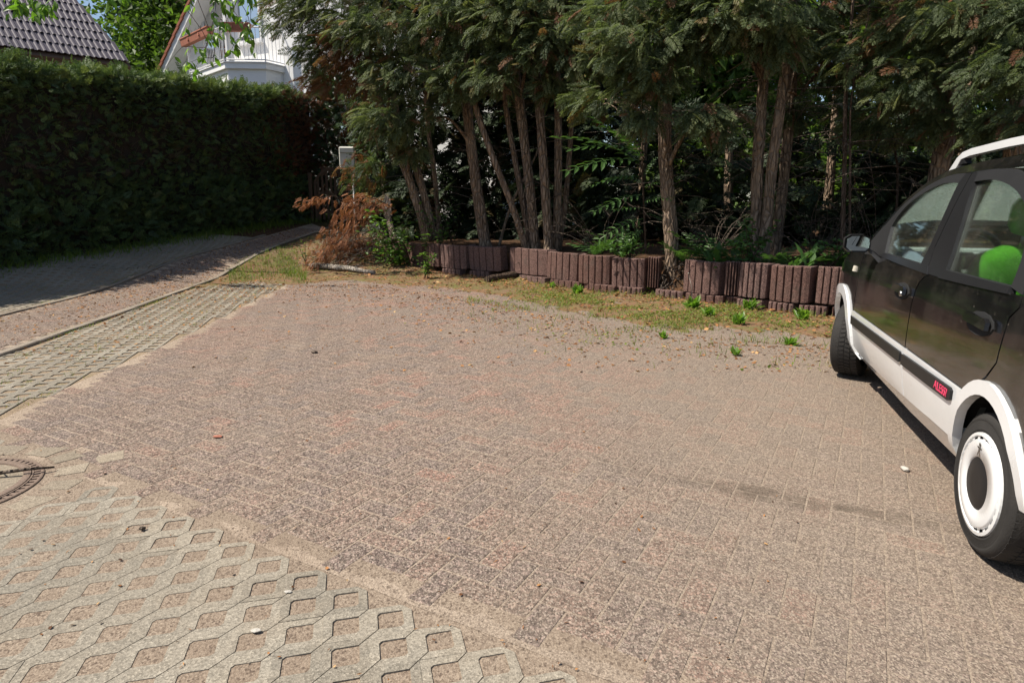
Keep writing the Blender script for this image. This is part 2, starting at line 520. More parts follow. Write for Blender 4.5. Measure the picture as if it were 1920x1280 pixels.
def mat_ground():
    m = NT('garden_soil')
    c = m.mix(m.noise(3, 6, rough=.7), (.035, .024, .016), (.10, .062, .038))
    c = m.mix(m.ramp(m.sep(m.vor(45), 0), [(.55, 0), (.75, .7)]), c, (.17, .085, .042))
    y = m.sep(m.pos(), 1)
    far = m.ramp(m.math('MULTIPLY', m.math('ADD', y, m.math('MULTIPLY', m.noise(.4, 3), 4.0)), 1 / 40), [(.46, 0), (.56, 1)])
    g = m.mix(m.noise(9, 4), (.055, .095, .02), (.13, .18, .045))
    c = m.mix(far, c, g)
    m.col(c, .95, 0, .1)
    m.bump(m.math('ADD', m.noise(60, 4), m.vor(45, out='Distance')), .8, .03)
    return m.m
ground = structure('ground', np.stack([XX.ravel(), YY.ravel(), ZZ.ravel()], 1), None, Q, [mat_ground()])

def sheet(name, poly, step, zfun, mat, parent=None, kind='structure'):
    poly = [Vector(p) for p in poly]
    out = []
    for i, p in enumerate(poly):
        q = poly[(i + 1) % len(poly)]; n = max(1, int((q - p).length / step))
        out += [p.lerp(q, k / n) for k in range(n)]
    nb = len(out)
    arr = np.array([tuple(p) for p in out])
    lo, hi = arr.min(0), arr.max(0)
    g = np.array([(x, y) for x in np.arange(lo[0], hi[0], step) for y in np.arange(lo[1], hi[1], step)])
    g = g[pip(g, arr)] if len(g) else g
    if len(g):
        d, _ = seg_dist(g, np.vstack([arr, arr[:1]]))
        g = g[d > step * .45]
    pts = out + [Vector(p) for p in g]
    r = geometry.delaunay_2d_cdt(pts, [], [list(range(nb))], 1, 1e-5)
    P = np.array([tuple(p) for p in r[0]])
    z = zfun(P[:, 0], P[:, 1])
    T = [f for f in r[2] if len(f) == 3]
    T = [f if np.cross(P[f[1]] - P[f[0]], P[f[2]] - P[f[0]]) > 0 else f[::-1] for f in T]
    o = link_mesh(name, mesh_np(name, np.c_[P, z], T, None, None, True, [mat]), parent)
    if kind: o['kind'] = kind
    return o

# ------------------------------------------------------------------ paving outlines
LOT = [(-2.97, 3.28), (-3.08, 4.2), (-3.12, 5.2), (-3.2, 6.4), (-3.38, 7.9), (-3.52, 9.2), (-3.62, 10.2), (-2.2, 11.6), (-1.4, 11.3), (.3, 10.3), (1.0, 9.3), (2.3, 8.2),
       (3.2, 7.2), (4.6, 6.2), (9, 3.2), (9, -1.5), (5.5, -1.55)]
NEAR = [(-2.99, 3.48), (1.85, .72), (3.1, .0), (2.0, -1.2), (-4.2, -1.2), (-4.2, 3.3)]
K1 = np.array([(-3.78, 1.6), (-4.31, 5.17), (-4.56, 7.1), (-4.93, 9.6), (-5.06, 11.3), (-5.02, 13.4), (-4.75, 16.4)])
K2 = np.array([(-5.25, 1.6), (-5.80, 6.6), (-6.02, 8.6), (-6.12, 9.9), (-6.02, 11.2), (-5.86, 12.6), (-5.68, 14.2), (-5.35, 17.0)])
STRIP = [tuple(p) for p in K1[:4] + np.array([.045, 0])] + [(-4.4, 10.6), (-3.62, 10.2), (-3.52, 9.2), (-3.38, 7.9), (-3.2, 6.4), (-3.12, 5.2), (-3.08, 4.2), (-2.97, 3.28), (-4.15, 3.3)]
STRIP = [(-3.78 + .045 + .05, 1.9)] + STRIP[1:]
PATH = [tuple(p) for p in K1 - np.array([.045, 0])] + [tuple(p) for p in (K2 + np.array([.045, 0]))[::-1]]
FAR = [tuple(p) for p in K2[:7] - np.array([.045, 0])] + [(-6.9, 14.0), (-7.6, 11.4), (-8.1, 9.6), (-8.6, 7.6), (-8.9, 5), (-8.9, 1.6)]

zt = lambda off: (lambda x, y: terr(x, y) + off)
lot = sheet('parking_lot', LOT, .3, zt(-.0017), MT['lotsand'])
near = sheet('near_grid_paving', NEAR, .12, lambda x, y: -.0016 - .0034 * np.clip((x + 1.1) / .6, 0, 1) + .0005 * bumpy(x * 6, y * 6), MT['soilhole'])
strip = sheet('left_grid_paving', STRIP, .25, zt(-.006), MT['mossy'])
def border_z(x, y):
    d, _ = seg_dist(np.stack([x, y], 1), np.array(NEAR[:3]))
    return -.0012 - .004 * np.clip((d - .10) / .14, 0, 1) + .0006 * bumpy(x * 9, y * 9)
BN = np.array([.497, .868])
bord = sheet('border_sand', [tuple(np.array(p) - BN * .03) for p in NEAR[:3]] + [tuple(np.array(p) - BN * .30) for p in NEAR[2::-1]], .05, border_z, MT['soilhole'])
path = sheet('footpath', PATH, .25, zt(-.004), MT['sand'])
farst = sheet('far_grid_paving', FAR, .25, zt(-.006), MT['mossy'])

# ------------------------------------------------------------------ paving bricks
def brick_template(L, W, H=.03):
    x, y, b = L / 2, W / 2, .0025
    V = [(-x + b, -y + b, 0), (x - b, -y + b, 0), (x - b, y - b, 0), (-x + b, y - b, 0), (-x, -y, -.002), (x, -y, -.002), (x, y, -.002), (-x, y, -.002),
         (-x, -y, -H), (x, -y, -H), (x, y, -H), (-x, y, -H)]
    Q = [(0, 1, 2, 3)] + [(i + 4, (i + 1) % 4 + 4, (i + 1) % 4, i) for i in range(4)] + [(i + 8, (i + 1) % 4 + 8, (i + 1) % 4 + 4, i + 4) for i in range(4)]
    return np.array(V), np.array(Q)

def in_frame(x, y, z=0):
    c, s = math.cos(PITCH), math.sin(PITCH)
    cd = y * c - (z - EYE) * s; cu = y * s + (z - EYE) * c
    return cd, 960 + FOC * x / np.maximum(cd, .05), 640 - FOC * cu / np.maximum(cd, .05)

def lay_bricks(C, ang, parent, L, W, nsingle, zlift=0.0):
    """C: centres, ang: angle of the long side; nearest nsingle as objects of their own"""
    C = np.asarray(C); k = len(C)
    zc = terr(C[:, 0], C[:, 1]) + rng.normal(0, .0004, k) + zlift
    e = .05
    gxx = (terr(C[:, 0] + e, C[:, 1]) - terr(C[:, 0] - e, C[:, 1])) / (2 * e); gyy = (terr(C[:, 0], C[:, 1] + e) - terr(C[:, 0], C[:, 1] - e)) / (2 * e)
    up = norm(np.stack([-gxx + rng.normal(0, .002, k), -gyy + rng.normal(0, .002, k), np.ones(k)], 1))
    d = np.stack([np.cos(ang), np.sin(ang), np.zeros(k)], 1); d = norm(d - up * (d * up).sum(1, keepdims=True))
    y = np.cross(up, d)
    M = np.stack([d, y, up], 2)
    P = np.c_[C, zc]
    cd, px, py = in_frame(C[:, 0], C[:, 1])
    vis = (cd > .3) & (px > -20) & (px < 1940) & (py < 1300)
    order = np.argsort(np.where(vis, cd, 99 + cd))
    single = order[:nsingle]; single = single[vis[single]]
    rest = np.setdiff1d(np.arange(k), single)
    T = brick_template(L, W)
    tints = np.clip(rng.beta(2.2, 2.6, k), 0, 1); tints[rng.random(k) < .006] = 1.0
    redz = .62 * np.exp(-((C[:, 0] - .7) ** 2 / 2.0 + (C[:, 1] - 4.5) ** 2 / 3.2)) + .5 * np.exp(-((C[:, 0] + 1.5) ** 2 / 2.2 + (C[:, 1] - 8.6) ** 2 / 3.5))
    tints = np.clip(tints + redz * rng.uniform(.35, 1.1, k), 0, 1)
    vars_ = [mesh_np('brick', T[0], None, T[1], np.full(len(T[1]), t), False, [MT['brick']]) for t in np.linspace(.05, 1, 9)]
    for i in single:
        o = bpy.data.objects.new('brick', vars_[int(round(tints[i] * 8))])
        mw = Matrix([[*M[i][r], P[i][r]] for r in range(3)] + [[0, 0, 0, 1]])
        COL.objects.link(o); o.parent = parent; o.matrix_basis = mw
    if len(rest):
        scatter('paving_bricks', T, (M[rest], P[rest]), tints[rest], [MT['brick']], parent, 'stuff')

th = R(60.5); W0 = .0955
ii, jj = np.meshgrid(np.arange(-90, 160), np.arange(-110, 120)); ii = ii.ravel(); jj = jj.ravel()
kk = (ii - jj) % 4
h = kk == 0; v = kk == 3
cl = np.concatenate([np.stack([ii[h] + 1.0, jj[h] + .5], 1), np.stack([ii[v] + .5, jj[v] + 1.0], 1)]) * W0
an = np.concatenate([np.zeros(h.sum()), np.full(v.sum(), math.pi / 2)]) + th
Cw = np.stack([cl[:, 0] * math.cos(th) - cl[:, 1] * math.sin(th) - .3, cl[:, 0] * math.sin(th) + cl[:, 1] * math.cos(th) + .9], 1)
cd, px, py = in_frame(Cw[:, 0], Cw[:, 1])
m = pip(Cw, LOT) & (cd > .3) & (px > -400) & (px < 2500)
dl, _ = seg_dist(Cw, np.array([LOT[0], LOT[-1]])); m &= dl > .07
dl, _ = seg_dist(Cw, np.array([LOT[i] for i in range(7)])); m &= dl > .07
mh = np.array([-2.46, 2.58]); m &= np.hypot(*(Cw - mh).T) > .47
lay_bricks(Cw[m], an[m], lot, W0 * 2 - .006, W0 - .006, 300)

# path: rows of bricks laid along it
pc = []; pa = []
yy = np.arange(1.9, 16.2, .098)
for r_, y0 in enumerate(yy):
    xa = np.interp(y0, K2[:, 1], K2[:, 0]) + .06; xb = np.interp(y0, K1[:, 1], K1[:, 0]) - .06
    x0 = xa + .1 - (.0975 if r_ % 2 else 0)
    while x0 < xb - .05:
        if x0 > xa + .04: pc.append((x0, y0 + .1 * (x0 - xb) * 0)); pa.append(0.02)
        x0 += .195
lay_bricks(pc, np.array(pa) - .12, path, .191, .094, 300, .001)

# ------------------------------------------------------------------ concrete grid pavers
GA = R(14.0); GP = .1315
def octo(hw, c):
    return [(hw - c, -hw), (hw, -hw + c), (hw, hw - c), (hw - c, hw), (-hw + c, hw), (-hw, hw - c), (-hw, -hw + c), (-hw + c, -hw)]

def grid_stone(cells, free=frozenset(), name='grid_paver'):
    """square holes in a slab; a joint runs through every rib crossing along one diagonal"""
    V = []; F = []
    x0 = sum(c[0] for c in cells) / len(cells); y0 = sum(c[1] for c in cells) / len(cells)
    for (i, j) in cells:
        cx, cy = (i - x0) * GP, (j - y0) * GP
        hw, h_ = GP / 2, .0385
        corner = {}
        for q in ((1, -1), (1, 1), (-1, 1), (-1, -1)):
            slit = q[0] == q[1]
            corner[q] = (.0022 if slit else .009, (.030 if (i, j, *q) in free else (.0022 if slit else .0006)), slit and (i, j, *q) not in free)
        def ringp(w, k):
            c = {q: corner[q][k] for q in corner}
            return [(w - c[1, -1], -w), (w, -w + c[1, -1]), (w, w - c[1, 1]), (w - c[1, 1], w), (-w + c[-1, 1], w), (-w, w - c[-1, 1]), (-w, -w + c[-1, -1]), (-w + c[-1, -1], -w)]
        o = ringp(hw, 1); hi = ringp(h_, 0)
        skip = [None, None, None, None, None, None, None, None]
        b = len(V)
        for p in o: V.append((cx + p[0], cy + p[1], 0))
        for p in hi: V.append((cx + p[0], cy + p[1], 0))
        for p in hi: V.append((cx + p[0], cy + p[1], -.035))
        for p in o: V.append((cx + p[0], cy + p[1], -.035))
        for k in range(8):
            n = (k + 1) % 8
            if (k == 2 and corner[1, 1][2]) or (k == 6 and corner[-1, -1][2]):
                F.append((b + n, b + 8 + n, b + 16 + n, b + 24 + n)); F.append((b + 8 + k, b + k, b + 24 + k, b + 16 + k)); continue
            F.append((b + k, b + n, b + 8 + n, b + 8 + k))
            F.append((b + 8 + k, b + 8 + n, b + 16 + n, b + 16 + k))
            F.append((b + n, b + k, b + 24 + k, b + 24 + n))
    return V, F, (x0, y0)

_gs = {}
def lay_grid(poly, parent, org, u_size=6, v_size=4, drop=None, cap=300):
    poly = np.asarray(poly)
    c, s = math.cos(GA), math.sin(GA)
    rel = (poly - np.array(org)) @ np.array([[c, -s], [s, c]]) / GP
    lo = np.floor(rel.min(0)).astype(int) - 1; hi = np.ceil(rel.max(0)).astype(int) + 1
    a, b = np.meshgrid(np.arange(lo[0], hi[0]), np.arange(lo[1], hi[1])); a = a.ravel(); b = b.ravel()
    P = np.stack([a * c - b * s, a * s + b * c], 1) * GP + np.array(org)
    d, _ = seg_dist(P, np.vstack([poly, poly[:1]]))
    ok = pip(P, poly) & (d > GP * .3)
    cd, px, py = in_frame(P[:, 0], P[:, 1]); ok &= (cd > .2) & (px > -350) & (px < 2000)
    if drop is not None: ok &= ~drop(P)
    ALL = set(zip(a[ok].tolist(), b[ok].tolist())); groups = {}
    for i, j in zip(a[ok], b[ok]):
        u, v_ = int(i + j), int(i - j)
        groups.setdefault((u // u_size, v_ // v_size), []).append((int(i), int(j)))
    items = []
    for key, cells in groups.items():
        x0 = sum(q[0] for q in cells) / len(cells); y0 = sum(q[1] for q in cells) / len(cells)
        wx, wy = (x0 * c - y0 * s) * GP + org[0], (x0 * s + y0 * c) * GP + org[1]
        items.append((math.hypot(wx, wy), wx, wy, cells))
    items.sort(key=lambda q: q[0])
    for dist, wx, wy, cells in items[:cap]:
        mi, mj = min(cells); fr = frozenset((i - mi, j - mj, dx, dy) for i, j in cells for dx in (-1, 1) for dy in (-1, 1) if (i + dx, j) not in ALL and (i, j + dy) not in ALL); sig = (tuple(sorted((i - mi, j - mj) for i, j in cells)), fr); tv = random.choice((0, 1, 2))
        if (sig, tv) not in _gs:
            V, F, _o = grid_stone(sorted((i - mi, j - mj) for i, j in cells), fr)
            _gs[sig, tv] = mesh_np('grid_paver', V, None, F, np.full(len(F), (.2, .5, .8)[tv]), False, [MT['concrete']])
        o = bpy.data.objects.new('grid_paver', _gs[sig, tv])
        e = .08
        g1 = float(terr(wx + e, wy) - terr(wx - e, wy)) / (2 * e); g2 = float(terr(wx, wy + e) - terr(wx, wy - e)) / (2 * e)
        up = Vector((-g1 + random.gauss(0, .003), -g2 + random.gauss(0, .003), 1)).normalized()
        d = Vector((c, s, 0)); d = (d - up * d.dot(up)).normalized(); y = up.cross(d)
        o.matrix_basis = Matrix([[d[r], y[r], up[r], (wx, wy, float(terr(wx, wy)) + random.gauss(0, .0008))[r]] for r in range(3)] + [[0, 0, 0, 1]])
        COL.objects.link(o); o.parent = parent

near_drop = lambda P: np.hypot(*(P - mh).T) < .55
NEARG = [(-2.97, 3.30), (1.78, .60), (3.0, -.12), (2.0, -.6), (-4.2, -.6), (-4.2, 3.2)]
lay_grid(NEARG, near, (-.495, 1.66), drop=near_drop)
lay_grid(STRIP, strip, (-3.97, 5.31))
lay_grid(FAR, farst, (-6.9, 8.0))

# ------------------------------------------------------------------ kerbs
def kerb(name, L, y0, y1, width, lift):
    root = bpy.data.objects.new(name, None); root.empty_display_size = .1; put(root); root['kind'] = 'structure'
    L = np.asarray(L); y = y0
    while y < y1:
        ya, yb = y + .004, y + .98
        xa, xb = np.interp([ya, yb], L[:, 1], L[:, 0]); za, zb = terr(xa, ya), terr(xb, yb)
        za, zb = float(za) + lift, float(zb) + lift
        m = MB(); w = width / 2; b = .008
        prof = [(-w, -.06), (-w, -b), (-w + b, 0), (w - b, 0), (w, -b), (w, -.06)]
        n = len(prof); N = 5
        V = []
        for k in range(N):
            f = k / (N - 1)
            V += [(xa + (xb - xa) * f + p[0] + random.uniform(-.002, .002), ya + (yb - ya) * f, za + (zb - za) * f + p[1] + random.uniform(-.0025, .0025)) for p in prof]
        F = [(k * n + i, (k + 1) * n + i, (k + 1) * n + i + 1, k * n + i + 1) for k in range(N - 1) for i in range(n - 1)]
        F += [tuple(range(n)), tuple(range((N - 1) * n, N * n))[::-1]]
        m.add(V, F, 0, random.random())
        m.build('kerb_stone', MT['kerb'], root)
        y += .99
    return root
kerb('kerb', K1, 1.7, 15.6, .085, .022)
kerb('kerb', K2, 1.7, 14.0, .085, .016)

# ------------------------------------------------------------------ manhole
MC = (-2.50, 2.57)
mt_ = empty('manhole_cover', (*MC, 0), 'round concrete filled manhole cover in a slotted iron ring', 'manhole cover')
m = MB(); n = 48
def ring(r, z): return [(MC[0] + r * math.cos(2 * math.pi * k / n), MC[1] + r * math.sin(2 * math.pi * k / n), z) for k in range(n)]
def lathe_rings(m, prof, mat=0, close=False):
    b = len(m.v)
    for r, z in prof: m.v += ring(r, z)
    for i in range(len(prof) - 1):
        for k in range(n):
            m.f.append([b + i * n + k, b + i * n + (k + 1) % n, b + (i + 1) * n + (k + 1) % n, b + (i + 1) * n + k][::-1]); m.m.append(mat); m.t.append(.5); m.s.append(False)
    if close:
        e = b + (len(prof) - 1) * n
        m.f.append([e + k for k in range(n)]); m.m.append(mat); m.t.append(.5); m.s.append(False)
lathe_rings(m, [(.285, .004), (.20, .009), (.10, .011), (.03, .012)], 0, True)
m.build('concrete_fill', MT['dustslab'], mt_)
m = MB(); lathe_rings(m, [(.315, -.02), (.315, .010), (.305, .012), (.287, .012), (.284, .002)]); m.build('cover_rim', MT['iron'], mt_)
m = MB(); lathe_rings(m, [(.365, -.03), (.365, .004), (.360, .006), (.352, .006), (.350, .000), (.326, .000), (.325, .008), (.319, .008), (.318, -.02)]); m.build('frame_ring', MT['iron'], mt_)
m = MB()
for k in range(64):
    a = 2 * math.pi * k / 64
    m.box((MC[0] + .338 * math.cos(a), MC[1] + .338 * math.sin(a), .001), (.028, .017, .008), Matrix.Rotation(a, 3, 'Z'))
m.build('ring_bars', MT['iron'], mt_, kind='stuff')
tag(mt_.children[0], 'sand coloured concrete filling')
m = MB()
m.tube([(-2.43, 2.66, .022), (-2.33, 2.70, .03), (-2.24, 2.735, .032), (-2.16, 2.79, .018)], [.008, .009, .008, .005], 6, jit=.2)
m.tube([(-2.33, 2.70, .03), (-2.36, 2.73, .02)], [.004, .003], 5)
tag(m.build('stick', MT['deadwood']), 'thin dark bent stick lying across the edge of the manhole cover', 'stick')

# broken concrete slabs round the manhole
bs = empty('broken_slabs', (-2.3, 2.95, 0), 'broken pale concrete slab pieces set in sand around the manhole', 'paving slab')
random.seed(5)
for k, (r_, a0, a1) in enumerate([(.47, 22, 36), (.48, 46, 60), (.48, 66, 84), (.48, 92, 110), (.49, 2, 14), (.48, -20, -6), (.49, -46, -30), (.64, 32, 43)]):
    m = MB(); pts = []
    for a in (a0, (a0 + a1) / 2, a1): pts.append((MC[0] + (r_ - .06 + random.uniform(-.02, .01)) * math.cos(R(a)), MC[1] + (r_ - .06) * math.sin(R(a))))
    for a in (a1, (a0 + a1) / 2 + 3, a0): pts.append((MC[0] + (r_ + .055 + random.uniform(-.02, .02)) * math.cos(R(a)), MC[1] + (r_ + .055 + random.uniform(-.02, .03)) * math.sin(R(a))))
    m.prism(pts, -.03, -.001 + random.uniform(0, .003), 0, random.random())
    m.build('slab_piece', MT['dustslab'], bs)

# ------------------------------------------------------------------ soil verge with litter below the planters
VI = np.array([(-5.0, 9.55), (-4.4, 10.05), (-3.7, 9.75), (-3.1, 9.95), (-2.55, 10.25), (-2.0, 9.75), (-1.35, 9.2), (-.6, 8.55), (-.1, 8.05), (.55, 7.1), (1.0, 6.6), (1.6, 6.05), (2.2, 5.75), (3.0, 5.5), (3.7, 5.6), (4.9, 4.9)])
VERGE = [tuple(p) for p in VI] + [(5.2, 6.35)] + [tuple(p) for p in (PL[::-1] + np.array([.10, .10]))] + [(-2.8, 14.3), (-3.2, 16.4), (-4.62, 16.4), (-4.9, 13.4), (-5.0, 11.3)]
def verge_z(x, y):
    P = np.stack([x, y], 1)
    d, _ = seg_dist(P, VI[1:])
    base = np.minimum(.014, (d - .42) * .05)
    mound = .32 * np.exp(-(((x + 3.0) / .75) ** 2 + ((y - 13.0) / .85) ** 2)) + .10 * np.exp(-(((x + 2.0) / .5) ** 2 + ((y - 12.0) / .5) ** 2))
    slump = .22 * np.exp(-(((x - .38) / .22) ** 2 + ((y - 10.75) / .3) ** 2))
    z = terr(x, y) + base + .016 * bumpy(x * 1.3, y * 1.3) + .008 * bumpy(x * 5, y * 4.3) + mound + slump
    return z
verge = sheet('verge', VERGE, .11, verge_z, MT['verge'])
VP = np.array(VERGE)

# ------------------------------------------------------------------ planter stones
wall = empty('planter_wall', (1.0, 9.6, 0), 'low bed edging of fluted reddish brown concrete planter stones under the conifers', 'planter wall')
def planter_mesh(w, h, depth, seed, cut=None):
    rnd = random.Random(seed)
    nf = 5; pts = []
    xs = np.linspace(-w / 2 + .006, w / 2 - .006, nf + 1)
    yf = lambda x: -depth * math.sqrt(max(0, 1 - (2 * x / (w * 1.12)) ** 2))
    for i in range(nf):
        a, b = xs[i], xs[i + 1]
        g = .011
        pts += [(a + g, yf(a + g * 1.5) - .004), ((a + b) / 2, yf((a + b) / 2) - .010), (b - g, yf(b - g * 1.5) - .004)]
        if i < nf - 1: pts.append((b, yf(b) + .034))
    pts = [(-w / 2, .10)] + pts + [(w / 2, .10), (w / 2 - .05, .10), (w / 2 - .05, .0), (0, -depth + .08), (-w / 2 + .05, .0), (-w / 2 + .05, .10)]
    n_ = len(pts); V = []; F = []
    L = [0, .02, h * .5, h - .012, h]
    for li, z in enumerate(L):
        for x, y in pts:
            k = 1 - .012 * (li in (0, 4))
            zz = z + (rnd.uniform(-.009, .004) if li == 4 else 0)
            V.append((x * k, y * k + (.004 if li == 4 else 0) + rnd.uniform(-.0015, .0015), zz))
    for li in range(4):
        for i in range(n_):
            j = (i + 1) % n_
            F.append((li * n_ + i, li * n_ + j, (li + 1) * n_ + j, (li + 1) * n_ + i))
    m = MB().add(V, F, 0, random.Random(seed * 7 + 1).uniform(.0, .85))
    # top rim as strips between front outline and inner outline
    m.add([], [], 0)
    top = 4 * n_
    m.f.append([top + i for i in range(n_)]); m.m.append(0); m.t.append(.6); m.s.append(False)
    return m

def pl_at_px(px):
    lo = None
    for a, b in zip(PL[:-1], PL[1:]):
        for t in np.linspace(0, 1, 40):
            p = a + (b - a) * t
            cd, x, y = in_frame(p[0], p[1], .35)
            if x >= px: return p, (b - a) / np.linalg.norm(b - a)
    return PL[-1], (PL[-1] - PL[-2]) / np.linalg.norm(PL[-1] - PL[-2])

UP = [(738, 798), (800, 831), (831, 880), (880, 948), (964, 1033), (1034, 1089), (1091, 1149), (1150, 1213), (1214, 1236), (1286, 1359), (1361, 1388), (1393, 1446), (1447, 1527), (1529, 1600)]
random.seed(3)
def stone(pxa, pxb, z0, h, fwd, tilt=0, seed=0, twist=0):
    a, d1 = pl_at_px(pxa); b, d2 = pl_at_px(pxb)
    c = (a + b) / 2; d = (b - a); w = np.linalg.norm(d); d = d / w
    nrm = np.array([d[1], -d[0]])          # towards the car park
    ww = max(w - .004, .14)
    m = planter_mesh(ww, h, min(.13, ww * .36), seed)
    o = m.build('planter_stone', MT['planter'])
    ang = math.atan2(d[1], d[0]) + twist
    o.matrix_basis = Matrix.Translation((c[0] + nrm[0] * fwd, c[1] + nrm[1] * fwd, z0)) @ Matrix.Rotation(ang, 4, 'Z') @ Matrix.Rotation(tilt, 4, 'X') @ Matrix.Rotation(random.uniform(-.012, .012), 4, 'Y')
    o.parent = wall; o.matrix_parent_inverse = world_of(wall).inverted()
    return o
for k, (a, b) in enumerate(UP):
    tilt = {3: .10, 2: .05}.get(k, random.uniform(-.02, .03))
    tw = {3: -.14, 8: .35, 10: .45, 4: .05}.get(k, random.uniform(-.10, .10))
    stone(a, b, .12 + random.uniform(-.028, .022), .415, .0 + random.uniform(-.02, .035), tilt, k, tw)
LOW = [(775, 812), (836, 872), (884, 925), (982, 1036), (1040, 1100), (1103, 1165), (1166, 1212), (1236, 1292), (1296, 1368), (1368, 1392), (1394, 1447), (1449, 1500), (1503, 1560), (1562, 1600)]
for k, (a, b) in enumerate(LOW):
    stone(a, b, -.20, .315, .048 + random.uniform(-.012, .012), random.uniform(-.015, .02), 40 + k, random.uniform(-.05, .05))

# ------------------------------------------------------------------ parked car
CARS, CYAW = 1.0285, 0.299
car = empty('parked_car', (2.354, 1.687, 0.0), 'small black hatchback with white lower doors, green seats and white roof rails', 'car')
CM = Matrix.Translation((2.354, 1.687, 0.002)) @ Matrix.Rotation(math.pi / 2 - CYAW, 4, 'Z') @ Matrix.Scale(CARS, 4)

def cput(o, parent=None):
    """car space (x forward, y left) to world"""
    me = o.data
    if not me.get('_c'):
        me.transform(CM); me['_c'] = 1
    o.parent = parent or car
    o.matrix_parent_inverse = world_of(o.parent).inverted()
    return o

def cb(m, name, mats, parent=None, label=None):
    o = m.build(name, mats); cput(o, parent)
    if label: o['label'] = label
    return o

YZ = ([.1, .2, .3, .45, .6, .75, .88, .93, 1.0, 1.2, 1.35, 1.42], [.66, .70, .755, .775, .775, .768, .745, .725, .703, .645, .59, .55])
def ys(x, z):
    y = float(np.interp(z, *YZ))
    if x > 2.75: y -= .30 * ((x - 2.75) / .8) ** 2
    if x < .1: y -= .05 * ((.1 - x) / .6) ** 2
    return y

def panel(name, outline, mat, off=0., th=.02, step=.07, parent=None, side=1, label=None, build=True, yf=None):
    yf = yf or ys
    out = []
    n0 = len(outline)
    for i in range(n0):
        p, q = Vector(outline[i]), Vector(outline[(i + 1) % n0])
        k = max(1, int(math.ceil((q - p).length / step)))
        out += [p.lerp(q, j / k) for j in range(k)]
    arr = np.array([tuple(p) for p in out]); nb = len(out)
    lo, hi = arr.min(0), arr.max(0)
    g = np.array([(a, b) for a in np.arange(lo[0], hi[0], step) for b in np.arange(lo[1], hi[1], step)])
    if len(g): g = g[pip(g, arr)]
    if len(g):
        d, _ = seg_dist(g, np.vstack([arr, arr[:1]])); g = g[d > step * .4]
    r = geometry.delaunay_2d_cdt(out + [Vector(p) for p in g], [], [list(range(nb))], 1, 1e-6)
    P = [tuple(p) for p in r[0]]; T = [list(f) for f in r[2]]
    V = []
    for x, z in P: V.append((x, side * (yf(x, z) + off), z))
    nP = len(P)
    for x, z in P: V.append((x, side * (yf(x, z) + off - th), z))
    F, Sm = [], []
    ec = {}
    for f in T:
        p0, p1, p2 = (Vector(P[i]) for i in f[:3])
        ccw = (p1 - p0).cross(p2 - p0) > 0
        ff = f if ((not ccw) if side > 0 else ccw) else f[::-1]
        F.append(ff); Sm.append(True)
        F.append([i + nP for i in ff[::-1]]); Sm.append(True)
        for i in range(len(ff)):
            e = (ff[i], ff[(i + 1) % len(ff)])
            ec[e] = 1
    m = MB(); m.add(V, [], 0)
    for f, s_ in zip(F, Sm): m.f.append(f); m.m.append(0); m.t.append(.5); m.s.append(s_)
    rim = [e for e in ec if (e[1], e[0]) not in ec]
    for a, b in rim:
        k = len(m.v)
        m.v += [V[a], V[b], V[b + nP], V[a + nP]]
        m.f.append([k + 1, k, k + 3, k + 2]); m.m.append(0); m.t.append(.5); m.s.append(False)
    return cb(m, name, mat, parent, label) if build else m

def arc(cx, cz, rx, rz, a0, a1, n=14):
    return [(cx + rx * math.cos(R(a0 + (a1 - a0) * k / n)), cz + rz * math.sin(R(a0 + (a1 - a0) * k / n))) for k in range(n + 1)]

RW, FW = (.165, .272), (2.70, .272)
BGAP = [(1.128, .53), (1.138, .68), (1.14, .80), (1.128, .838), (1.085, .868), (1.03, .884)]
g_ = .006
def smooth_pts(pts, n=4):
    """Catmull-Rom through the points"""
    P = [Vector(p) for p in pts]; out = []
    for i in range(len(P) - 1):
        p0, p1, p2, p3 = P[max(i - 1, 0)], P[i], P[i + 1], P[min(i + 2, len(P) - 1)]
        for k in range(n):
            t = k / n
            out.append(tuple(.5 * ((2 * p1) + (p2 - p0) * t + (2 * p0 - 5 * p1 + 4 * p2 - p3) * t * t + (3 * p1 - p0 - 3 * p2 + p3) * t ** 3)))
    out.append(tuple(P[-1])); return out

def ring_poly(o, i):
    """outer loop and inner loop joined by a slit"""
    return list(o) + [o[0]] + [i[0]] + list(i)[::-1]

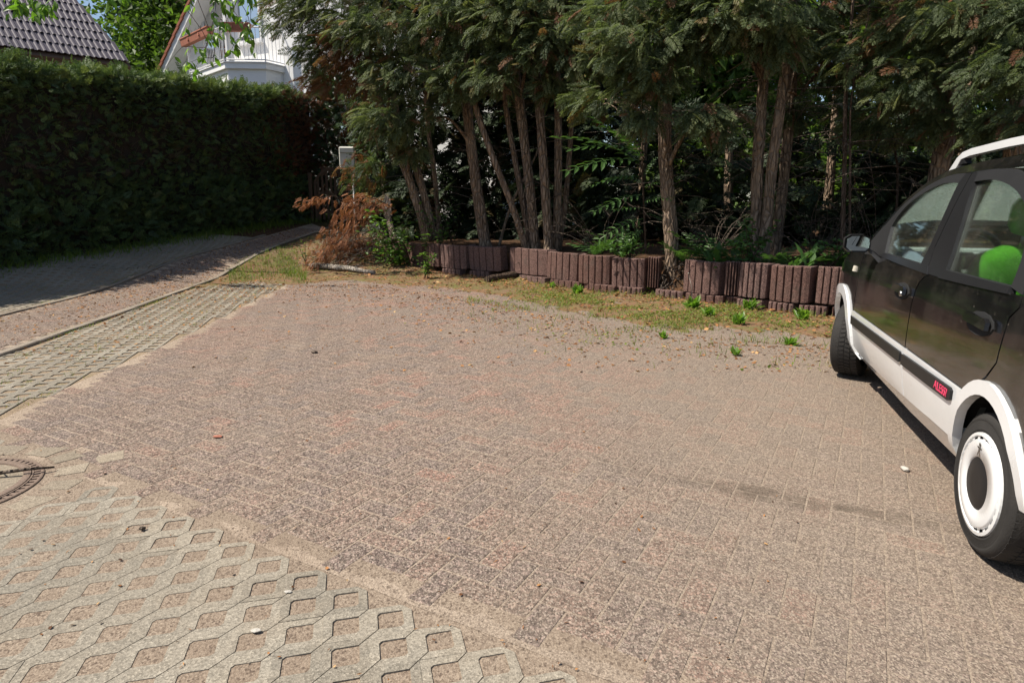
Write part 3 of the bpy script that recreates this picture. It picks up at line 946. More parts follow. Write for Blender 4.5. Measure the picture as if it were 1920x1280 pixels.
for side in (1, -1):
    left = side == 1
    # ---- doors
    fd_low = [(1.128 + g_, .528), (2.300, .528), (2.285, .69), (2.305, .80), (2.318, .85)] + [(2.31, .885), (1.97, .898), (1.5, .893), (1.05, .888)] + [(p[0] + g_, p[1]) for p in BGAP[::-1]][:5]
    fd = panel('front_door', fd_low, MT['black'], side=side)
    f_out = [(1.05, .885), (1.10, .90), (1.147, 1.0), (1.147, 1.18), (1.15, 1.332)] + smooth_pts([(1.15, 1.332), (1.43, 1.332), (1.69, 1.292), (1.94, 1.205), (2.11, 1.105), (2.31, .975)])[1:] + [(2.31, .888), (1.97, .900)]
    f_in = [(1.215, .915), (1.215, 1.01), (1.225, 1.17), (1.25, 1.292)] + smooth_pts([(1.25, 1.292), (1.45, 1.296), (1.63, 1.272), (1.83, 1.215), (1.965, 1.135), (2.005, 1.07)])[1:] + [(1.96, 1.00), (1.885, .922)]
    # frame built as pieces: b-post, belt, header, sail
    panel('window_frame', [(1.05, .888), (1.10, .900), (1.147, 1.0), (1.147, 1.18), (1.15, 1.332), (1.22, 1.334), (1.25, 1.292), (1.225, 1.17), (1.215, 1.01), (1.215, .915)], MT['grey_plastic'], .002, parent=fd, side=side)
    panel('belt_trim', [(1.05, .884), (1.10, .918), (1.215, .917), (1.885, .924), (1.97, .902), (1.5, .890)], MT['grey_plastic'], .006, .025, parent=fd, side=side)
    hd_o = smooth_pts([(1.22, 1.334), (1.43, 1.332), (1.69, 1.292), (1.94, 1.205), (2.11, 1.105), (2.31, .975)])
    hd_i = smooth_pts([(1.25, 1.292), (1.45, 1.296), (1.63, 1.272), (1.83, 1.215), (1.965, 1.135), (2.005, 1.07)])
    panel('window_header', hd_o[:-3] + hd_i[::-1], MT['plastic'], .002, parent=fd, side=side)
    panel('mirror_sail', [(1.885, .922), (1.96, 1.0), (2.005, 1.07)] + hd_o[-4:] + [(2.31, .888), (1.97, .900)], MT['plastic'], .004, parent=fd, side=side)
    panel('window', f_in, MT['carglass'], -.012, .004, .2, parent=fd, side=side)
    rd_low = [(p[0] - g_, p[1]) for p in BGAP] + [(.92, .884), (.60, .892), (.30, .902), (.15, .905), (.135, .87), (.175, .83), (.165, .76), (.168, .68), (.22, .62), (.31, .557), (.38, .528)]
    rd = panel('rear_door', rd_low, MT['black'], side=side)
    r_in = [(.88, .918), (.905, .98), (.97, 1.13), (1.062, 1.29)] + smooth_pts([(1.062, 1.29), (.90, 1.293), (.72, 1.272), (.54, 1.225), (.38, 1.145), (.295, 1.03), (.255, .922)])[1:]
    panel('window_frame', [(1.03, .886), (1.085, .902), (1.138, 1.0), (1.138, 1.18), (1.142, 1.332), (1.08, 1.334), (1.062, 1.29), (.97, 1.13), (.905, .98), (.88, .918), (.90, .886)], MT['grey_plastic'], .002, parent=rd, side=side)
    panel('belt_trim', [(.90, .884), (.88, .920), (.255, .924), (.245, .900), (.6, .890)], MT['grey_plastic'], .006, .025, parent=rd, side=side)
    ro = smooth_pts([(1.08, 1.334), (.90, 1.335), (.68, 1.318), (.48, 1.265), (.30, 1.165), (.20, 1.04), (.155, .908)])
    ri = smooth_pts([(1.062, 1.29), (.90, 1.293), (.72, 1.272), (.54, 1.225), (.38, 1.145), (.295, 1.03), (.255, .922)])
    panel('window_header', ro + ri[::-1], MT['plastic'], .002, parent=rd, side=side)
    panel('window', r_in, MT['carglass'], -.012, .004, .2, parent=rd, side=side)
    # white lower cladding with dark rubbing strip
    panel('lower_cladding', [(1.128 + g_, .521), (2.308, .521), (2.296, .49), (2.27, .40), (2.25, .30), (2.16, .258), (1.51, .268), (1.122 + g_, .286)], MT['white'], .006, .026, parent=fd, side=side, label='white lower door skin')
    panel('lower_cladding', [(.392, .521), (1.128 - g_, .521), (1.122 - g_, .286), (.73, .306), (.478, .312), (.455, .38), (.425, .46)], MT['white'], .006, .026, parent=rd, side=side, label='white lower door skin')
    panel('rubbing_strip', [(1.155, .448), (1.145, .455), (1.145, .492), (1.155, .498), (2.285, .49), (2.272, .44)], MT['grey_plastic'], .016, .012, parent=fd, side=side)
    panel('rubbing_strip', [(.455, .466), (.475, .456), (1.112, .447), (1.112, .497), (.475, .508), (.455, .50)], MT['grey_plastic'], .016, .012, parent=rd, side=side)
    # lettering on the strip
    if left:
        fc = bpy.data.curves.new('lettering', 'FONT'); fc.body = 'ALESSI'; fc.size = .050; fc.extrude = .0008; fc.align_x = 'LEFT'
        fo = bpy.data.objects.new('lettering', fc); COL.objects.link(fo)
        dg = bpy.context.evaluated_depsgraph_get(); me = bpy.data.meshes.new_from_object(fo.evaluated_get(dg)); bpy.data.objects.remove(fo)
        xs_ = [v_.co.x for v_ in me.vertices]; wd = max(xs_) - min(xs_)
        for v_ in me.vertices:
            x = .632 - v_.co.x * .145 / wd; z = .465 + v_.co.y * .95
            v_.co = (x, ys(x, z) + .0172 + v_.co.z, z)
        me.materials.clear(); me.materials.append(MT['pink'])
        o = bpy.data.objects.new('lettering', me); COL.objects.link(o); WM[o.name] = Matrix.Identity(4); cput(o, rd); o['label'] = 'pink lettering ALESSI'
    # handles
    for (hx, hz, par) in ((1.335, .772, fd), (.36, .778, rd)):
        m = MB()
        N = 12
        rim_ = [(hx + .115 * math.cos(2 * math.pi * k / N) * (1 if abs(math.cos(2 * math.pi * k / N)) > .3 else 1), hz + .042 * math.sin(2 * math.pi * k / N)) for k in range(N)]
        panel('handle_recess', rim_, MT['dark'], .003, .004, .05, parent=par, side=side)
        pts = [(hx + .10, hz + .012), (hx + .085, hz + .03), (hx - .085, hz + .03), (hx - .105, hz + .018), (hx - .11, hz - .008), (hx + .02, hz - .004), (hx + .095, hz - .0)]
        panel('handle', pts, MT['black'], .026, .014, .04, parent=par, side=side)
    if left:
        m = MB(); m.tube([(1.255, ys(1.255, .768) + .012, .768), (1.255, ys(1.255, .768) + .03, .768)], .013, 10); cb(m, 'door_lock', MT['steel'], fd)
    # ---- fender, quarter, sills, flares
    fen_top = smooth_pts([(2.325, .97), (2.45, .935), (2.65, .885), (2.84, .825), (2.98, .74), (3.06, .65)])
    panel('front_fender', [(2.312, .535), (2.295, .69), (2.318, .80), (2.328, .86), (2.322, .92)] + fen_top + [(3.07, .56)] + arc(FW[0], FW[1], .40, .345, 40, 150), MT['black'], side=side)
    if left: panel('side_repeater', [(2.415, .765), (2.475, .765), (2.475, .80), (2.415, .80)], simple('clear_lens', (.75, .70, .58), .2), .008, .012, parent=None, side=side)
    q_out = [(.365, .535), (.30, .552), (.21, .615), (.158, .68), (.155, .76), (.165, .83), (.125, .87), (.145, .905), (.19, 1.04), (.29, 1.17), (.47, 1.272), (.67, 1.325), (.40, 1.34), (.0, 1.33), (-.28, 1.30), (-.40, 1.05), (-.47, .85), (-.50, .60), (-.42, .52), (-.17, .45)] + arc(RW[0], RW[1], .33, .335, 150, 60)
    panel('rear_quarter', q_out, MT['black'], side=side)
    panel('sill', [(.44, .205), (1.2, .19), (2.19, .225), (2.24, .29), (2.16, .252), (1.51, .261), (1.12, .279), (.73, .299), (.47, .305), (.45, .36), (.432, .30)], MT['white'], .0, .06, side=side)
    o_ = arc(RW[0], RW[1] - .03, .315, .37, 172, 0, 22); i_ = arc(RW[0], RW[1] - .03, .272, .318, 172, -8, 22)
    panel('wheel_arch', o_ + [(.478, .205)] + i_[::-1], MT['white'], .014, .032, .05, side=side)
    o_ = arc(FW[0], FW[1] - .03, .405, .41, 180, 0, 24); i_ = arc(FW[0], FW[1] - .03, .325, .345, 182, -6, 24)
    panel('wheel_arch', [(2.19, .225)] + o_ + i_[::-1], MT['white'], .015, .034, .05, side=side)
    # wheel wells
    for (cx, cz), r_ in ((RW, .33), (FW, .37)):
        m = MB(); ap = arc(cx, cz - .03, r_, r_, 180, 0, 12)
        V = [(x, side * .735, z) for x, z in ap] + [(x, side * .42, z) for x, z in ap]; N = len(ap)
        m.add(V, [(i, i + 1, N + i + 1, N + i) for i in range(N - 1)] + [list(range(N, 2 * N))])
        cb(m, 'wheel_well', MT['dark'])
    # roof rail
    m = MB()
    rp = [(1.535, .555, 1.362), (1.46, .552, 1.415), (1.40, .55, 1.438), (1.30, .548, 1.448), (.9, .545, 1.454), (.4, .545, 1.45), (.0, .545, 1.44), (-.12, .545, 1.42), (-.18, .545, 1.37)]
    V = []; F = []
    for i, (x, y, z) in enumerate(rp):
        w_, h_ = .018, (.032 if 1 < i < 7 else .038)
        dxx = (.03 if i < 2 else (-.03 if i > 6 else 0))
        V += [(x, side * (y - w_), z), (x, side * (y + w_), z), (x - dxx, side * (y + w_ + .003), z - h_), (x - dxx, side * (y - w_), z - h_)]
    for i in range(len(rp) - 1):
        for k in range(4): F.append((i * 4 + k, i * 4 + (k + 1) % 4, i * 4 + 4 + (k + 1) % 4, i * 4 + 4 + k))
    F += [(0, 1, 2, 3), (len(V) - 4, len(V) - 3, len(V) - 2, len(V) - 1)]
    m.add(V, F); rr = cb(m, 'roof_rail', MT['white'])
    m = MB()
    m.add([(1.50, side * .535, 1.37), (1.50, side * .57, 1.37), (1.36, side * .57, 1.385), (1.36, side * .535, 1.385), (1.43, side * .54, 1.425), (1.43, side * .565, 1.425), (1.38, side * .565, 1.435), (1.38, side * .54, 1.435)],
          [(0, 1, 2, 3), (4, 5, 6, 7), (0, 1, 5, 4), (1, 2, 6, 5), (2, 3, 7, 6), (3, 0, 4, 7)])
    cb(m, 'rail_foot', MT['grey_plastic'], rr)
    # a-pillar and roof side
    ap_o = smooth_pts([(1.30, 1.372), (1.50, 1.360), (1.72, 1.322), (1.94, 1.242), (2.15, 1.128), (2.36, 1.0)])
    ap_i = smooth_pts([(1.30, 1.336), (1.43, 1.335), (1.69, 1.296), (1.94, 1.209), (2.11, 1.109), (2.325, .972)])
    panel('a_pillar', ap_o + ap_i[::-1], MT['black'], -.004, .05, side=side)
    rs_o = smooth_pts([(1.30, 1.372), (1.0, 1.38), (.6, 1.375), (.2, 1.36), (-.28, 1.31)]); rs_i = smooth_pts([(1.30, 1.336), (1.0, 1.338), (.67, 1.330), (.40, 1.343), (.0, 1.333), (-.28, 1.30)])
    panel('roof_side', rs_o + rs_i[::-1], MT['black'], -.004, .05, side=side)

# ---- roof, glass, bonnet, ends
def loft(name, rows, mat, parent=None, smooth=True, close=False):
    m = MB(); V = []; F = []; n_ = len(rows[0])
    for r_ in rows: V += r_
    for i in range(len(rows) - 1):
        for k in range(n_ - 1): F.append((i * n_ + k, i * n_ + k + 1, (i + 1) * n_ + k + 1, (i + 1) * n_ + k))
    m.add(V, F, 0, .5, smooth)
    return cb(m, name, mat, parent)
def cross(x, ye, ze, zc, n=13, dx=0.0):
    return [(x + dx * (1 - (2 * k / (n - 1) - 1) ** 2), ye * (1 - 2 * k / (n - 1)), ze + (zc - ze) * (1 - abs(2 * k / (n - 1) - 1) ** 2.4)) for k in range(n)]
rx_ = [1.62, 1.5, 1.3, 1.0, .6, .2, -.28]; rz_ = [1.345, 1.362, 1.372, 1.38, 1.375, 1.36, 1.31]
loft('roof', [cross(x, ys(x, z) - .006, z, z + .055 if x < 1.55 else z + .045, dx=.06 if x > 1.4 else 0) for x, z in zip(rx_, rz_)], MT['black'])
wx = [1.62, 1.72, 1.94, 2.15, 2.36]; wz = [1.345, 1.322, 1.242, 1.128, 1.0]
loft('windscreen', [cross(x, ys(x, z) - .02, z, z + .03, dx=.06 + .14 * (x - 1.62)) for x, z in zip(wx, wz)], MT['carglass'])
hx_ = [2.34, 2.45, 2.65, 2.84, 2.98, 3.06]; hz_ = [.972, .935, .885, .825, .74, .65]
loft('bonnet', [cross(x, ys(x, z) - .006, z, z + .05, dx=.16) for x, z in zip(hx_, hz_)], MT['black'])
loft('front_bumper', [cross(x, y, z, z, dx=.2) for x, y, z in ((3.06, .66, .65), (3.09, .67, .58), (3.10, .67, .45), (3.08, .66, .32), (3.0, .63, .2), (2.6, .6, .17))], MT['white'])
loft('tailgate', [cross(x, y, z, z, dx=-.10) for x, y, z in ((-.28, .575, 1.335), (-.36, .62, 1.15), (-.41, .69, .95), (-.47, .70, .80), (-.50, .715, .55))], MT['black'])
loft('rear_window', [cross(x, y, z, z, dx=-.105) for x, y, z in ((-.305, .52, 1.29), (-.365, .56, 1.14), (-.405, .60, 1.0))], MT['carglass'])
loft('rear_bumper', [cross(x, y, z, z, dx=-.12) for x, y, z in ((-.50, .715, .55), (-.55, .73, .50), (-.56, .73, .36), (-.52, .71, .24), (-.2, .66, .20))], MT['white'])
for side in (1, -1):
    panel('bumper_corner', [(-.17, .45), (-.42, .52), (-.50, .56), (-.55, .50), (-.56, .36), (-.52, .24), (-.16, .21), (-.11, .34)], MT['white'], .004, .05, side=side)
    panel('tail_light', [(-.33, 1.22), (-.29, 1.20), (-.36, .98), (-.42, .82), (-.46, .84), (-.40, 1.04)], simple('tail_lens', (.35, .012, .01), .15), .006, .03, side=side)
    panel('bumper_corner', [(3.02, .60), (3.08, .56), (3.10, .45), (3.08, .32), (3.0, .2), (2.98, .30), (3.06, .42)], MT['white'], .006, .05, side=side)
    m = MB(); m.box((3.10, side * .50, .66), (.12, .22, .16), bev=.04); cb(m, 'headlight', MT['carglass'])
m = MB(); m.box((1.35, 0, .19), (3.0, 1.24, .04)); cb(m, 'floor_pan', MT['dark'])
m = MB(); m.box((2.72, 0, .52), (.55, .8, .5)); cb(m, 'engine_bay', MT['dark'])
m = MB(); m.box((-.1, 0, .45), (.6, .78, .4)); cb(m, 'boot_floor', MT['dark'])

# ---- interior
def seat(x, y, name='seat'):
    m = MB()
    def slab(c, d, rx):
        bm = bmesh.new(); bmesh.ops.create_cube(bm, size=1)
        for v_ in bm.verts: v_.co = Vector((v_.co.x * d[0], v_.co.y * d[1], v_.co.z * d[2]))
        bmesh.ops.subdivide_edges(bm, edges=bm.edges, cuts=3, use_grid_fill=True)
        for v_ in bm.verts:
            q = Vector((v_.co.x / d[0] * 2, v_.co.y / d[1] * 2, v_.co.z / d[2] * 2))
            L = (abs(q.x) ** 4 + abs(q.y) ** 4 + abs(q.z) ** 4) ** .25
            mx_ = max(abs(q.x), abs(q.y), abs(q.z), 1e-6)
            q *= mx_ / L if L > 0 else 1
            v_.co = Vector((q.x * d[0] / 2, q.y * d[1] / 2, q.z * d[2] / 2))
        M_ = Matrix.Translation(c) @ Matrix.Rotation(rx, 4, 'Y')
        bm.verts.index_update()
        r_ = ([M_ @ v_.co for v_ in bm.verts], [[v_.index for v_ in f.verts] for f in bm.faces]); bm.free(); return r_
    a = slab((x + .25, y, .50), (.52, .50, .17), -.08); m.add(*a, smooth=True)
    b = slab((x - .06, y, .76), (.15, .46, .53), -.22); m.add(*b, smooth=True)
    o = cb(m, name, MT['green'])
    m = MB(); h_ = slab((x - .165, y, 1.145), (.10, .25, .17), -.15); m.add(*h_, smooth=True); hr = cb(m, 'headrest', MT['green'], o)
    for s_ in (-.06, .06):
        m = MB(); m.tube([(x - .125, y + s_, .98), (x - .15, y + s_, 1.09)], .007, 6)
        cb(m, 'headrest_post', MT['steel'], o)
seat(1.13, .37); seat(1.13, -.37)
m = MB(); m.box((.32, 0, .62), (.14, 1.1, .50), Matrix.Rotation(-.25, 3, 'Y'), bev=.05); m.box((.55, 0, .46), (.46, 1.1, .16), bev=.05); cb(m, 'rear_seat', MT['green'])
m = MB(); m.box((2.22, 0, .80), (.34, 1.30, .22), Matrix.Rotation(.12, 3, 'Y'), bev=.06); m.box((2.40, 0, .90), (.36, 1.28, .05), Matrix.Rotation(.10, 3, 'Y'), bev=.02); cb(m, 'dashboard', MT['lightgrey'])
m = MB(); m.box((2.05, -.02, .72), (.10, .30, .22), Matrix.Rotation(.2, 3, 'Y'), bev=.02)
for k in range(3): m.box((1.995, -.02, .66 + k * .06), (.012, .26, .02), Matrix.Rotation(.2, 3, 'Y'))
cb(m, 'centre_console', MT['intgrey'])
m = MB(); wc = Vector((1.93, .34, .885)); N = 28
tl = [wc + Matrix.Rotation(-.42, 3, 'Y') @ Vector((0, .185 * math.cos(2 * math.pi * k / N), .185 * math.sin(2 * math.pi * k / N))) for k in range(N + 1)]
m.tube(tl, .017, 8, cap=False)
for a in (20, 160, 270):
    m.tube([wc, wc + Matrix.Rotation(-.42, 3, 'Y') @ Vector((0, .18 * math.cos(R(a)), .18 * math.sin(R(a))))], [.025, .014], 6)
m.box(wc, (.05, .13, .10), Matrix.Rotation(-.42, 3, 'Y'), bev=.02)
m.tube([wc, wc + Vector((.22, 0, -.09))], .035, 8)
cb(m, 'steering_wheel', MT['plastic'])
for side in (1, -1):
    panel('door_card', [(1.2, .35), (2.2, .35), (2.25, .86), (1.95, .885), (1.2, .88)], MT['intgrey'], -.07, .02, .2, side=side)
    panel('door_card', [(.45, .40), (1.1, .35), (1.08, .86), (.35, .88), (.22, .75)], MT['intgrey'], -.07, .02, .2, side=side)
    panel('b_post_trim', [(1.06, .86), (1.10, 1.33), (1.22, 1.33), (1.20, .86)], MT['intgrey'], -.045, .03, .1, side=side)
    m = MB(); m.tube([(1.16, side * .58, 1.26), (1.10, side * .64, .95), (1.12, side * .62, .62)], .018, 4); cb(m, 'seat_belt', MT['intgrey'])

# ---- door mirrors
for side in (1, -1):
    m = MB()
    prof = [(-.062, .0), (-.055, .035), (-.02, .052), (.05, .050), (.078, .030), (.080, -.025), (.055, -.050), (-.04, -.050), (-.06, -.03)]
    secs = [(1.945, 1.0), (1.985, 1.02), (2.02, .85), (2.045, .45)]
    V = []; n_ = len(prof)
    for x, k in secs: V += [(x, side * (.855 + p[0] * k), .972 + p[1] * k) for p in prof]
    F = [(i * n_ + a, i * n_ + (a + 1) % n_, (i + 1) * n_ + (a + 1) % n_, (i + 1) * n_ + a) for i in range(3) for a in range(n_)]
    F += [list(range(n_)), list(range(3 * n_, 4 * n_))]
    m.add(V, F, 0, .5, True)
    m.add([(1.96, side * .80, .945), (2.0, side * .80, .945), (2.06, side * .715, .90), (1.93, side * .735, .885), (1.96, side * .80, .925), (2.0, side * .80, .925), (2.06, side * .73, .87), (1.93, side * .745, .86)],
          [(0, 1, 2, 3), (4, 5, 6, 7), (0, 1, 5, 4), (1, 2, 6, 5), (2, 3, 7, 6), (3, 0, 4, 7)])
    mo = cb(m, 'door_mirror', MT['plastic'])
    m = MB(); m.add([(1.9415, side * (.855 + p[0] * .86), .972 + p[1] * .84) for p in prof], [list(range(n_))]); cb(m, 'mirror_glass', MT['mirror'], mo)

# ---- wheels
def wheel(cx, cz, side, steer=0.0):
    M_ = Matrix.Translation((cx, side * .675, cz)) @ Matrix.Rotation(steer, 4, 'Z') @ Matrix.Diagonal((cz / .2725, 1, cz / .2725, 1))
    def lathe(prof, N=48, smooth=True):
        V = []; F = []
        for r_, y in prof:
            for k in range(N):
                a = 2 * math.pi * k / N
                V.append(M_ @ Vector((r_ * math.cos(a), side * y, r_ * math.sin(a))))
        for i in range(len(prof) - 1):
            for k in range(N): F.append((i * N + k, i * N + (k + 1) % N, (i + 1) * N + (k + 1) % N, (i + 1) * N + k))
        return V, F
    w = MB(); w.add(*lathe([(.182, .078), (.19, .084), (.197, .0845), (.199, .087), (.205, .087), (.207, .085), (.228, .0885), (.231, .0865), (.237, .0868), (.239, .088), (.252, .080), (.264, .068), (.268, .05), (.268, -.07), (.25, -.09), (.19, -.09)]), smooth=True)
    wo = cb(w, 'wheel', MT['rubber'])
    t = MB(); NB = 54
    for k in range(NB):
        for row, (ya, yb) in enumerate(((.030, .072), (-.006, .026), (-.044, -.010), (-.086, -.048))):
            a0 = 2 * math.pi * (k + .5 * (row % 2)) / NB; a1 = a0 + 2 * math.pi / NB * .72; sk = (.03 if row % 2 else -.03)
            ro_ = .2725 if 0 < row < 3 else .2700
            V = []
            for r_ in (.262, ro_):
                for a, y in ((a0, ya), (a1, ya), (a1 + sk, yb), (a0 + sk, yb)):
                    rr_ = r_ - (.006 if (r_ > .265 and row == 0 and y == yb) else 0)
                    V.append(M_ @ Vector((rr_ * math.cos(a), side * y, rr_ * math.sin(a))))
            t.add(V, [(4, 5, 6, 7), (0, 1, 5, 4), (1, 2, 6, 5), (2, 3, 7, 6), (3, 0, 4, 7)])
    to = cb(t, 'tread_blocks', MT['rubber'], wo); to['kind'] = 'stuff'
    c = MB(); c.add(*lathe([(.192, .082), (.190, .090), (.178, .092), (.176, .084)], 48), smooth=False); cb(c, 'rim', MT['white'], wo)
    c = MB(); c.add(*lathe([(.178, .074), (.15, .076)], 48)); cb(c, 'rim_slot', MT['dark'], wo)
    c = MB(); c.add(*lathe([(.166, .080), (.164, .093), (.158, .0955), (.100, .097), (.097, .090)], 48), smooth=True); cb(c, 'hubcap', MT['white'], wo)
    c = MB(); c.add(*lathe([(.0975, .092), (.09, .0955), (.04, .097), (.001, .0975)], 36), smooth=True); cb(c, 'hub_centre', MT['grey_plastic'], wo)
    b = MB()
    for k in range(22):
        a = 2 * math.pi * k / 22
        V = [M_ @ Vector((r_ * math.cos(aa), side * y, r_ * math.sin(aa))) for r_, aa, y in ((.162, a, .088), (.178, a + .03, .088), (.178, a + .15, .088), (.162, a + .13, .088))]
        b.add(V, [(0, 1, 2, 3)])
    bo = cb(b, 'rim_spokes', MT['white'], wo); bo['kind'] = 'stuff'
    if side == 1 and steer == 0:
        e = MB(); N = 10
        def P_(u, v_, y=.0985): 
            return M_ @ Vector((-.015 * 0 + .012 - u, side * y, .128 + v_))
        def fig(poly): e.add([P_(*p) for p in poly], [list(range(len(poly)))])
        fig([(.0075 * math.cos(2 * math.pi * k / N), .019 + .0075 * math.sin(2 * math.pi * k / N)) for k in range(N)])
        fig([(-.018, .010), (.018, .010), (.018, .004), (.006, .003), (.006, -.006), (-.006, -.006), (-.006, .003), (-.018, .004)])
        fig([(-.006, -.006), (0, -.006), (-.008, -.026), (-.014, -.026)]); fig([(0, -.006), (.006, -.006), (.014, -.026), (.008, -.026)])
        cb(e, 'hubcap_emblem', MT['ink'], wo)
wheel(.168, .252, 1); wheel(.168, .252, -1); wheel(FW[0], .262, 1, R(-24)); wheel(FW[0], .262, -1, R(-24))

# ------------------------------------------------------------------ foliage templates
def tri_list(V, F): return np.array(V, float), np.array(F, int)

def spray_template(nb, sub, droop=.25, wid=1.0):
    """flat fan-like conifer spray along +x, in the xy plane"""
    V, F = [], []
    def leafy(b, d, L, w):
        n_ = np.array([-d[1], d[0]])
        k = len(V)
        for p in (b, b + d * L * .45 + n_ * w, b + d * L, b + d * L * .45 - n_ * w): V.append(p)
        F.append((k, k + 1, k + 2)); F.append((k, k + 2, k + 3))
    leafy(np.array([0., 0.]), np.array([1., 0.]), 1.0, .018 * wid)
    for i in range(nb):
        t = .10 + .86 * i / nb
        for s_ in (-1, 1):
            L = .36 * (1 - t) ** .8 + .09
            a = R(48 + random.uniform(-8, 8)) * s_
            d = np.array([math.cos(a), math.sin(a)]); b = np.array([t + (.03 if s_ > 0 else 0), 0])
            leafy(b, d, L, .030 * wid)
            for j in range(sub):
                u = (.22 + .62 * j / max(1, sub)) * L
                for q in (-1, 1):
                    a2 = a + q * R(42)
                    d2 = np.array([math.cos(a2), math.sin(a2)]); l2 = L * .42 * (1 - .6 * j / max(1, sub)) + .02
                    k = len(V); n2 = np.array([-d2[1], d2[0]]); bb = b + d * u
                    V.append(bb - n2 * .022 * wid); V.append(bb + n2 * .022 * wid); V.append(bb + d2 * l2)
                    F.append((k, k + 1, k + 2))
    V = np.array(V); z = -droop * V[:, 0] ** 2 - .35 * np.abs(V[:, 1]) ** 1.5 + .02 * np.sin(V[:, 0] * 23 + V[:, 1] * 31)
    return np.c_[V, z], np.array(F)

def leaf_quad(L=1.0, W=.5, fold=.15):
    V = [(0, 0, 0), (L * .35, W / 2, fold * W), (L * .35, -W / 2, fold * W), (L * .72, W * .36, fold * W * .6 - .04), (L * .72, -W * .36, fold * W * .6 - .04), (L, 0, -.14 * L), (L * .4, 0, 0), (L * .75, 0, -.05)]
    F = [(0, 6, 1), (0, 2, 6), (6, 7, 3), (6, 3, 1), (6, 2, 4), (6, 4, 7), (7, 5, 3), (7, 4, 5)]
    return np.array(V), np.array(F)

def cluster_template(n, spread, size, seed, W=.55):
    rnd = np.random.default_rng(seed); v, f = leaf_quad(1, W); f2 = np.array([(0, 2, 5), (0, 5, 1)])
    v = v[[0, 1, 2, 3, 4, 5]]
    V = []; F = []
    P = rnd.normal(0, spread, (n, 3)); D = norm(rnd.normal(0, 1, (n, 3)) + np.array([.3, 0, -.2])); U = norm(rnd.normal(0, .6, (n, 3)) + np.array([0, 0, 1]))
    M, P = frames(P, D, U, size * rnd.uniform(.7, 1.2, n))
    for k in range(n):
        F.append(f2 + len(V) * 6); V.append(v @ M[k].T + P[k])
    return np.concatenate(V), np.concatenate(F)

def pinnate_template(pairs, L=1.0, leaf=.22, W=.34, droop=.35):
    V, F = [], []; v, f = leaf_quad(1, W)
    pts = [(L * t, 0, -droop * t * t) for t in np.linspace(0, 1, pairs + 1)]
    for i in range(pairs):
        a, b = pts[i], pts[i + 1]; k = len(V); w = .010
        V += [(a[0], w, a[2]), (a[0], -w, a[2]), (b[0], -w * .8, b[2]), (b[0], w * .8, b[2])]
        F += [(k, k + 1, k + 2), (k, k + 2, k + 3)]
    for i in range(1, pairs + 1):
        for s_ in (-1, 1):
            p = pts[i]; sz = leaf * (1 - .35 * abs(2 * i / pairs - 1.1)) * random.uniform(.85, 1.1)
            d = norm(np.array([.45 + .25 * (i / pairs), s_ * 1.0, -.25 + random.uniform(-.15, .1)])); u = norm(np.array([0, 0, 1]) + np.array([random.uniform(-.2, .2), random.uniform(-.2, .2), 0]))
            M, P = frames(np.array([p]), d[None], u[None], np.array([sz]))
            k = len(V); V += [tuple(q) for q in v @ M[0].T + P[0]]; F += [tuple(q + k for q in t) for t in f]
    return np.array(V), np.array(F)

SPR = [spray_template(7, 3, random.uniform(.15, .5), .62) for _ in range(4)]
SPR_M = [spray_template(6, 2, random.uniform(.1, .4), 1.7) for _ in range(3)]
SPR_S = [spray_template(5, 2, .2, 1.2) for _ in range(3)]

def multi_scatter(name, temps, pos, d, up, size, tint, mat, parent=None, kind=None):
    """several templates merged into ONE mesh object"""
    n_ = len(pos); which = rng.integers(0, len(temps), n_)
    VV, FF, TT = [], [], []; off = 0
    M, P = frames(pos, d, up, size)
    for w, (tv, tf) in enumerate(temps):
        s_ = which == w; k = int(s_.sum())
        if not k: continue
        V = np.einsum('kij,nj->kni', M[s_], tv) + P[s_][:, None, :]
        FF.append((tf[None] + (np.arange(k) * len(tv))[:, None, None]).reshape(-1, 3) + off); off += k * len(tv)
        VV.append(V.reshape(-1, 3)); TT.append(np.repeat(np.asarray(tint)[s_], len(tf)))
    me = mesh_np(name, np.concatenate(VV), np.concatenate(FF), None, np.concatenate(TT), False, [mat])
    return link_mesh(name, me, parent, kind)

# ------------------------------------------------------------------ clipped hedge on the left
HA, HB = np.array([-9.55, 3.6]), np.array([-5.45, 18.4])
hd = (HB - HA) / np.linalg.norm(HB - HA); hn = np.array([hd[1], -hd[0]]); HL = np.linalg.norm(HB - HA)
hedge = empty('hedge', (*((HA + HB) / 2), .4), 'tall clipped conifer hedge with a browning far end and sunlit top beside the path', 'hedge')
def hedge_top(t):  # t along, metres
    y = HA[1] + hd[1] * t
    return np.interp(y, [3, 9.8, 13, 18.4], [3.15, 3.30, 3.68, 4.22])
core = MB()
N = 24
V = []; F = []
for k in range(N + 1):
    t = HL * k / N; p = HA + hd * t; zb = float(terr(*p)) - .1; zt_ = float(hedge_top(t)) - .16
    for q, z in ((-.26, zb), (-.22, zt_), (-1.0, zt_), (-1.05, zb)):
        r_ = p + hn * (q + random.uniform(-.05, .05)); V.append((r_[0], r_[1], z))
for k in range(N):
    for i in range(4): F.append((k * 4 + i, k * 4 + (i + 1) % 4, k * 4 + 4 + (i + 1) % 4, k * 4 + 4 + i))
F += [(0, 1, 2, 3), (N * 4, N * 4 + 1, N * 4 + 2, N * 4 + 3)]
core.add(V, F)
core.build('dark_inner_core', simple('hedge_shade', (.030, .022, .015), .95), hedge)  # solid core; dark colour stands for twigs and the shade between them
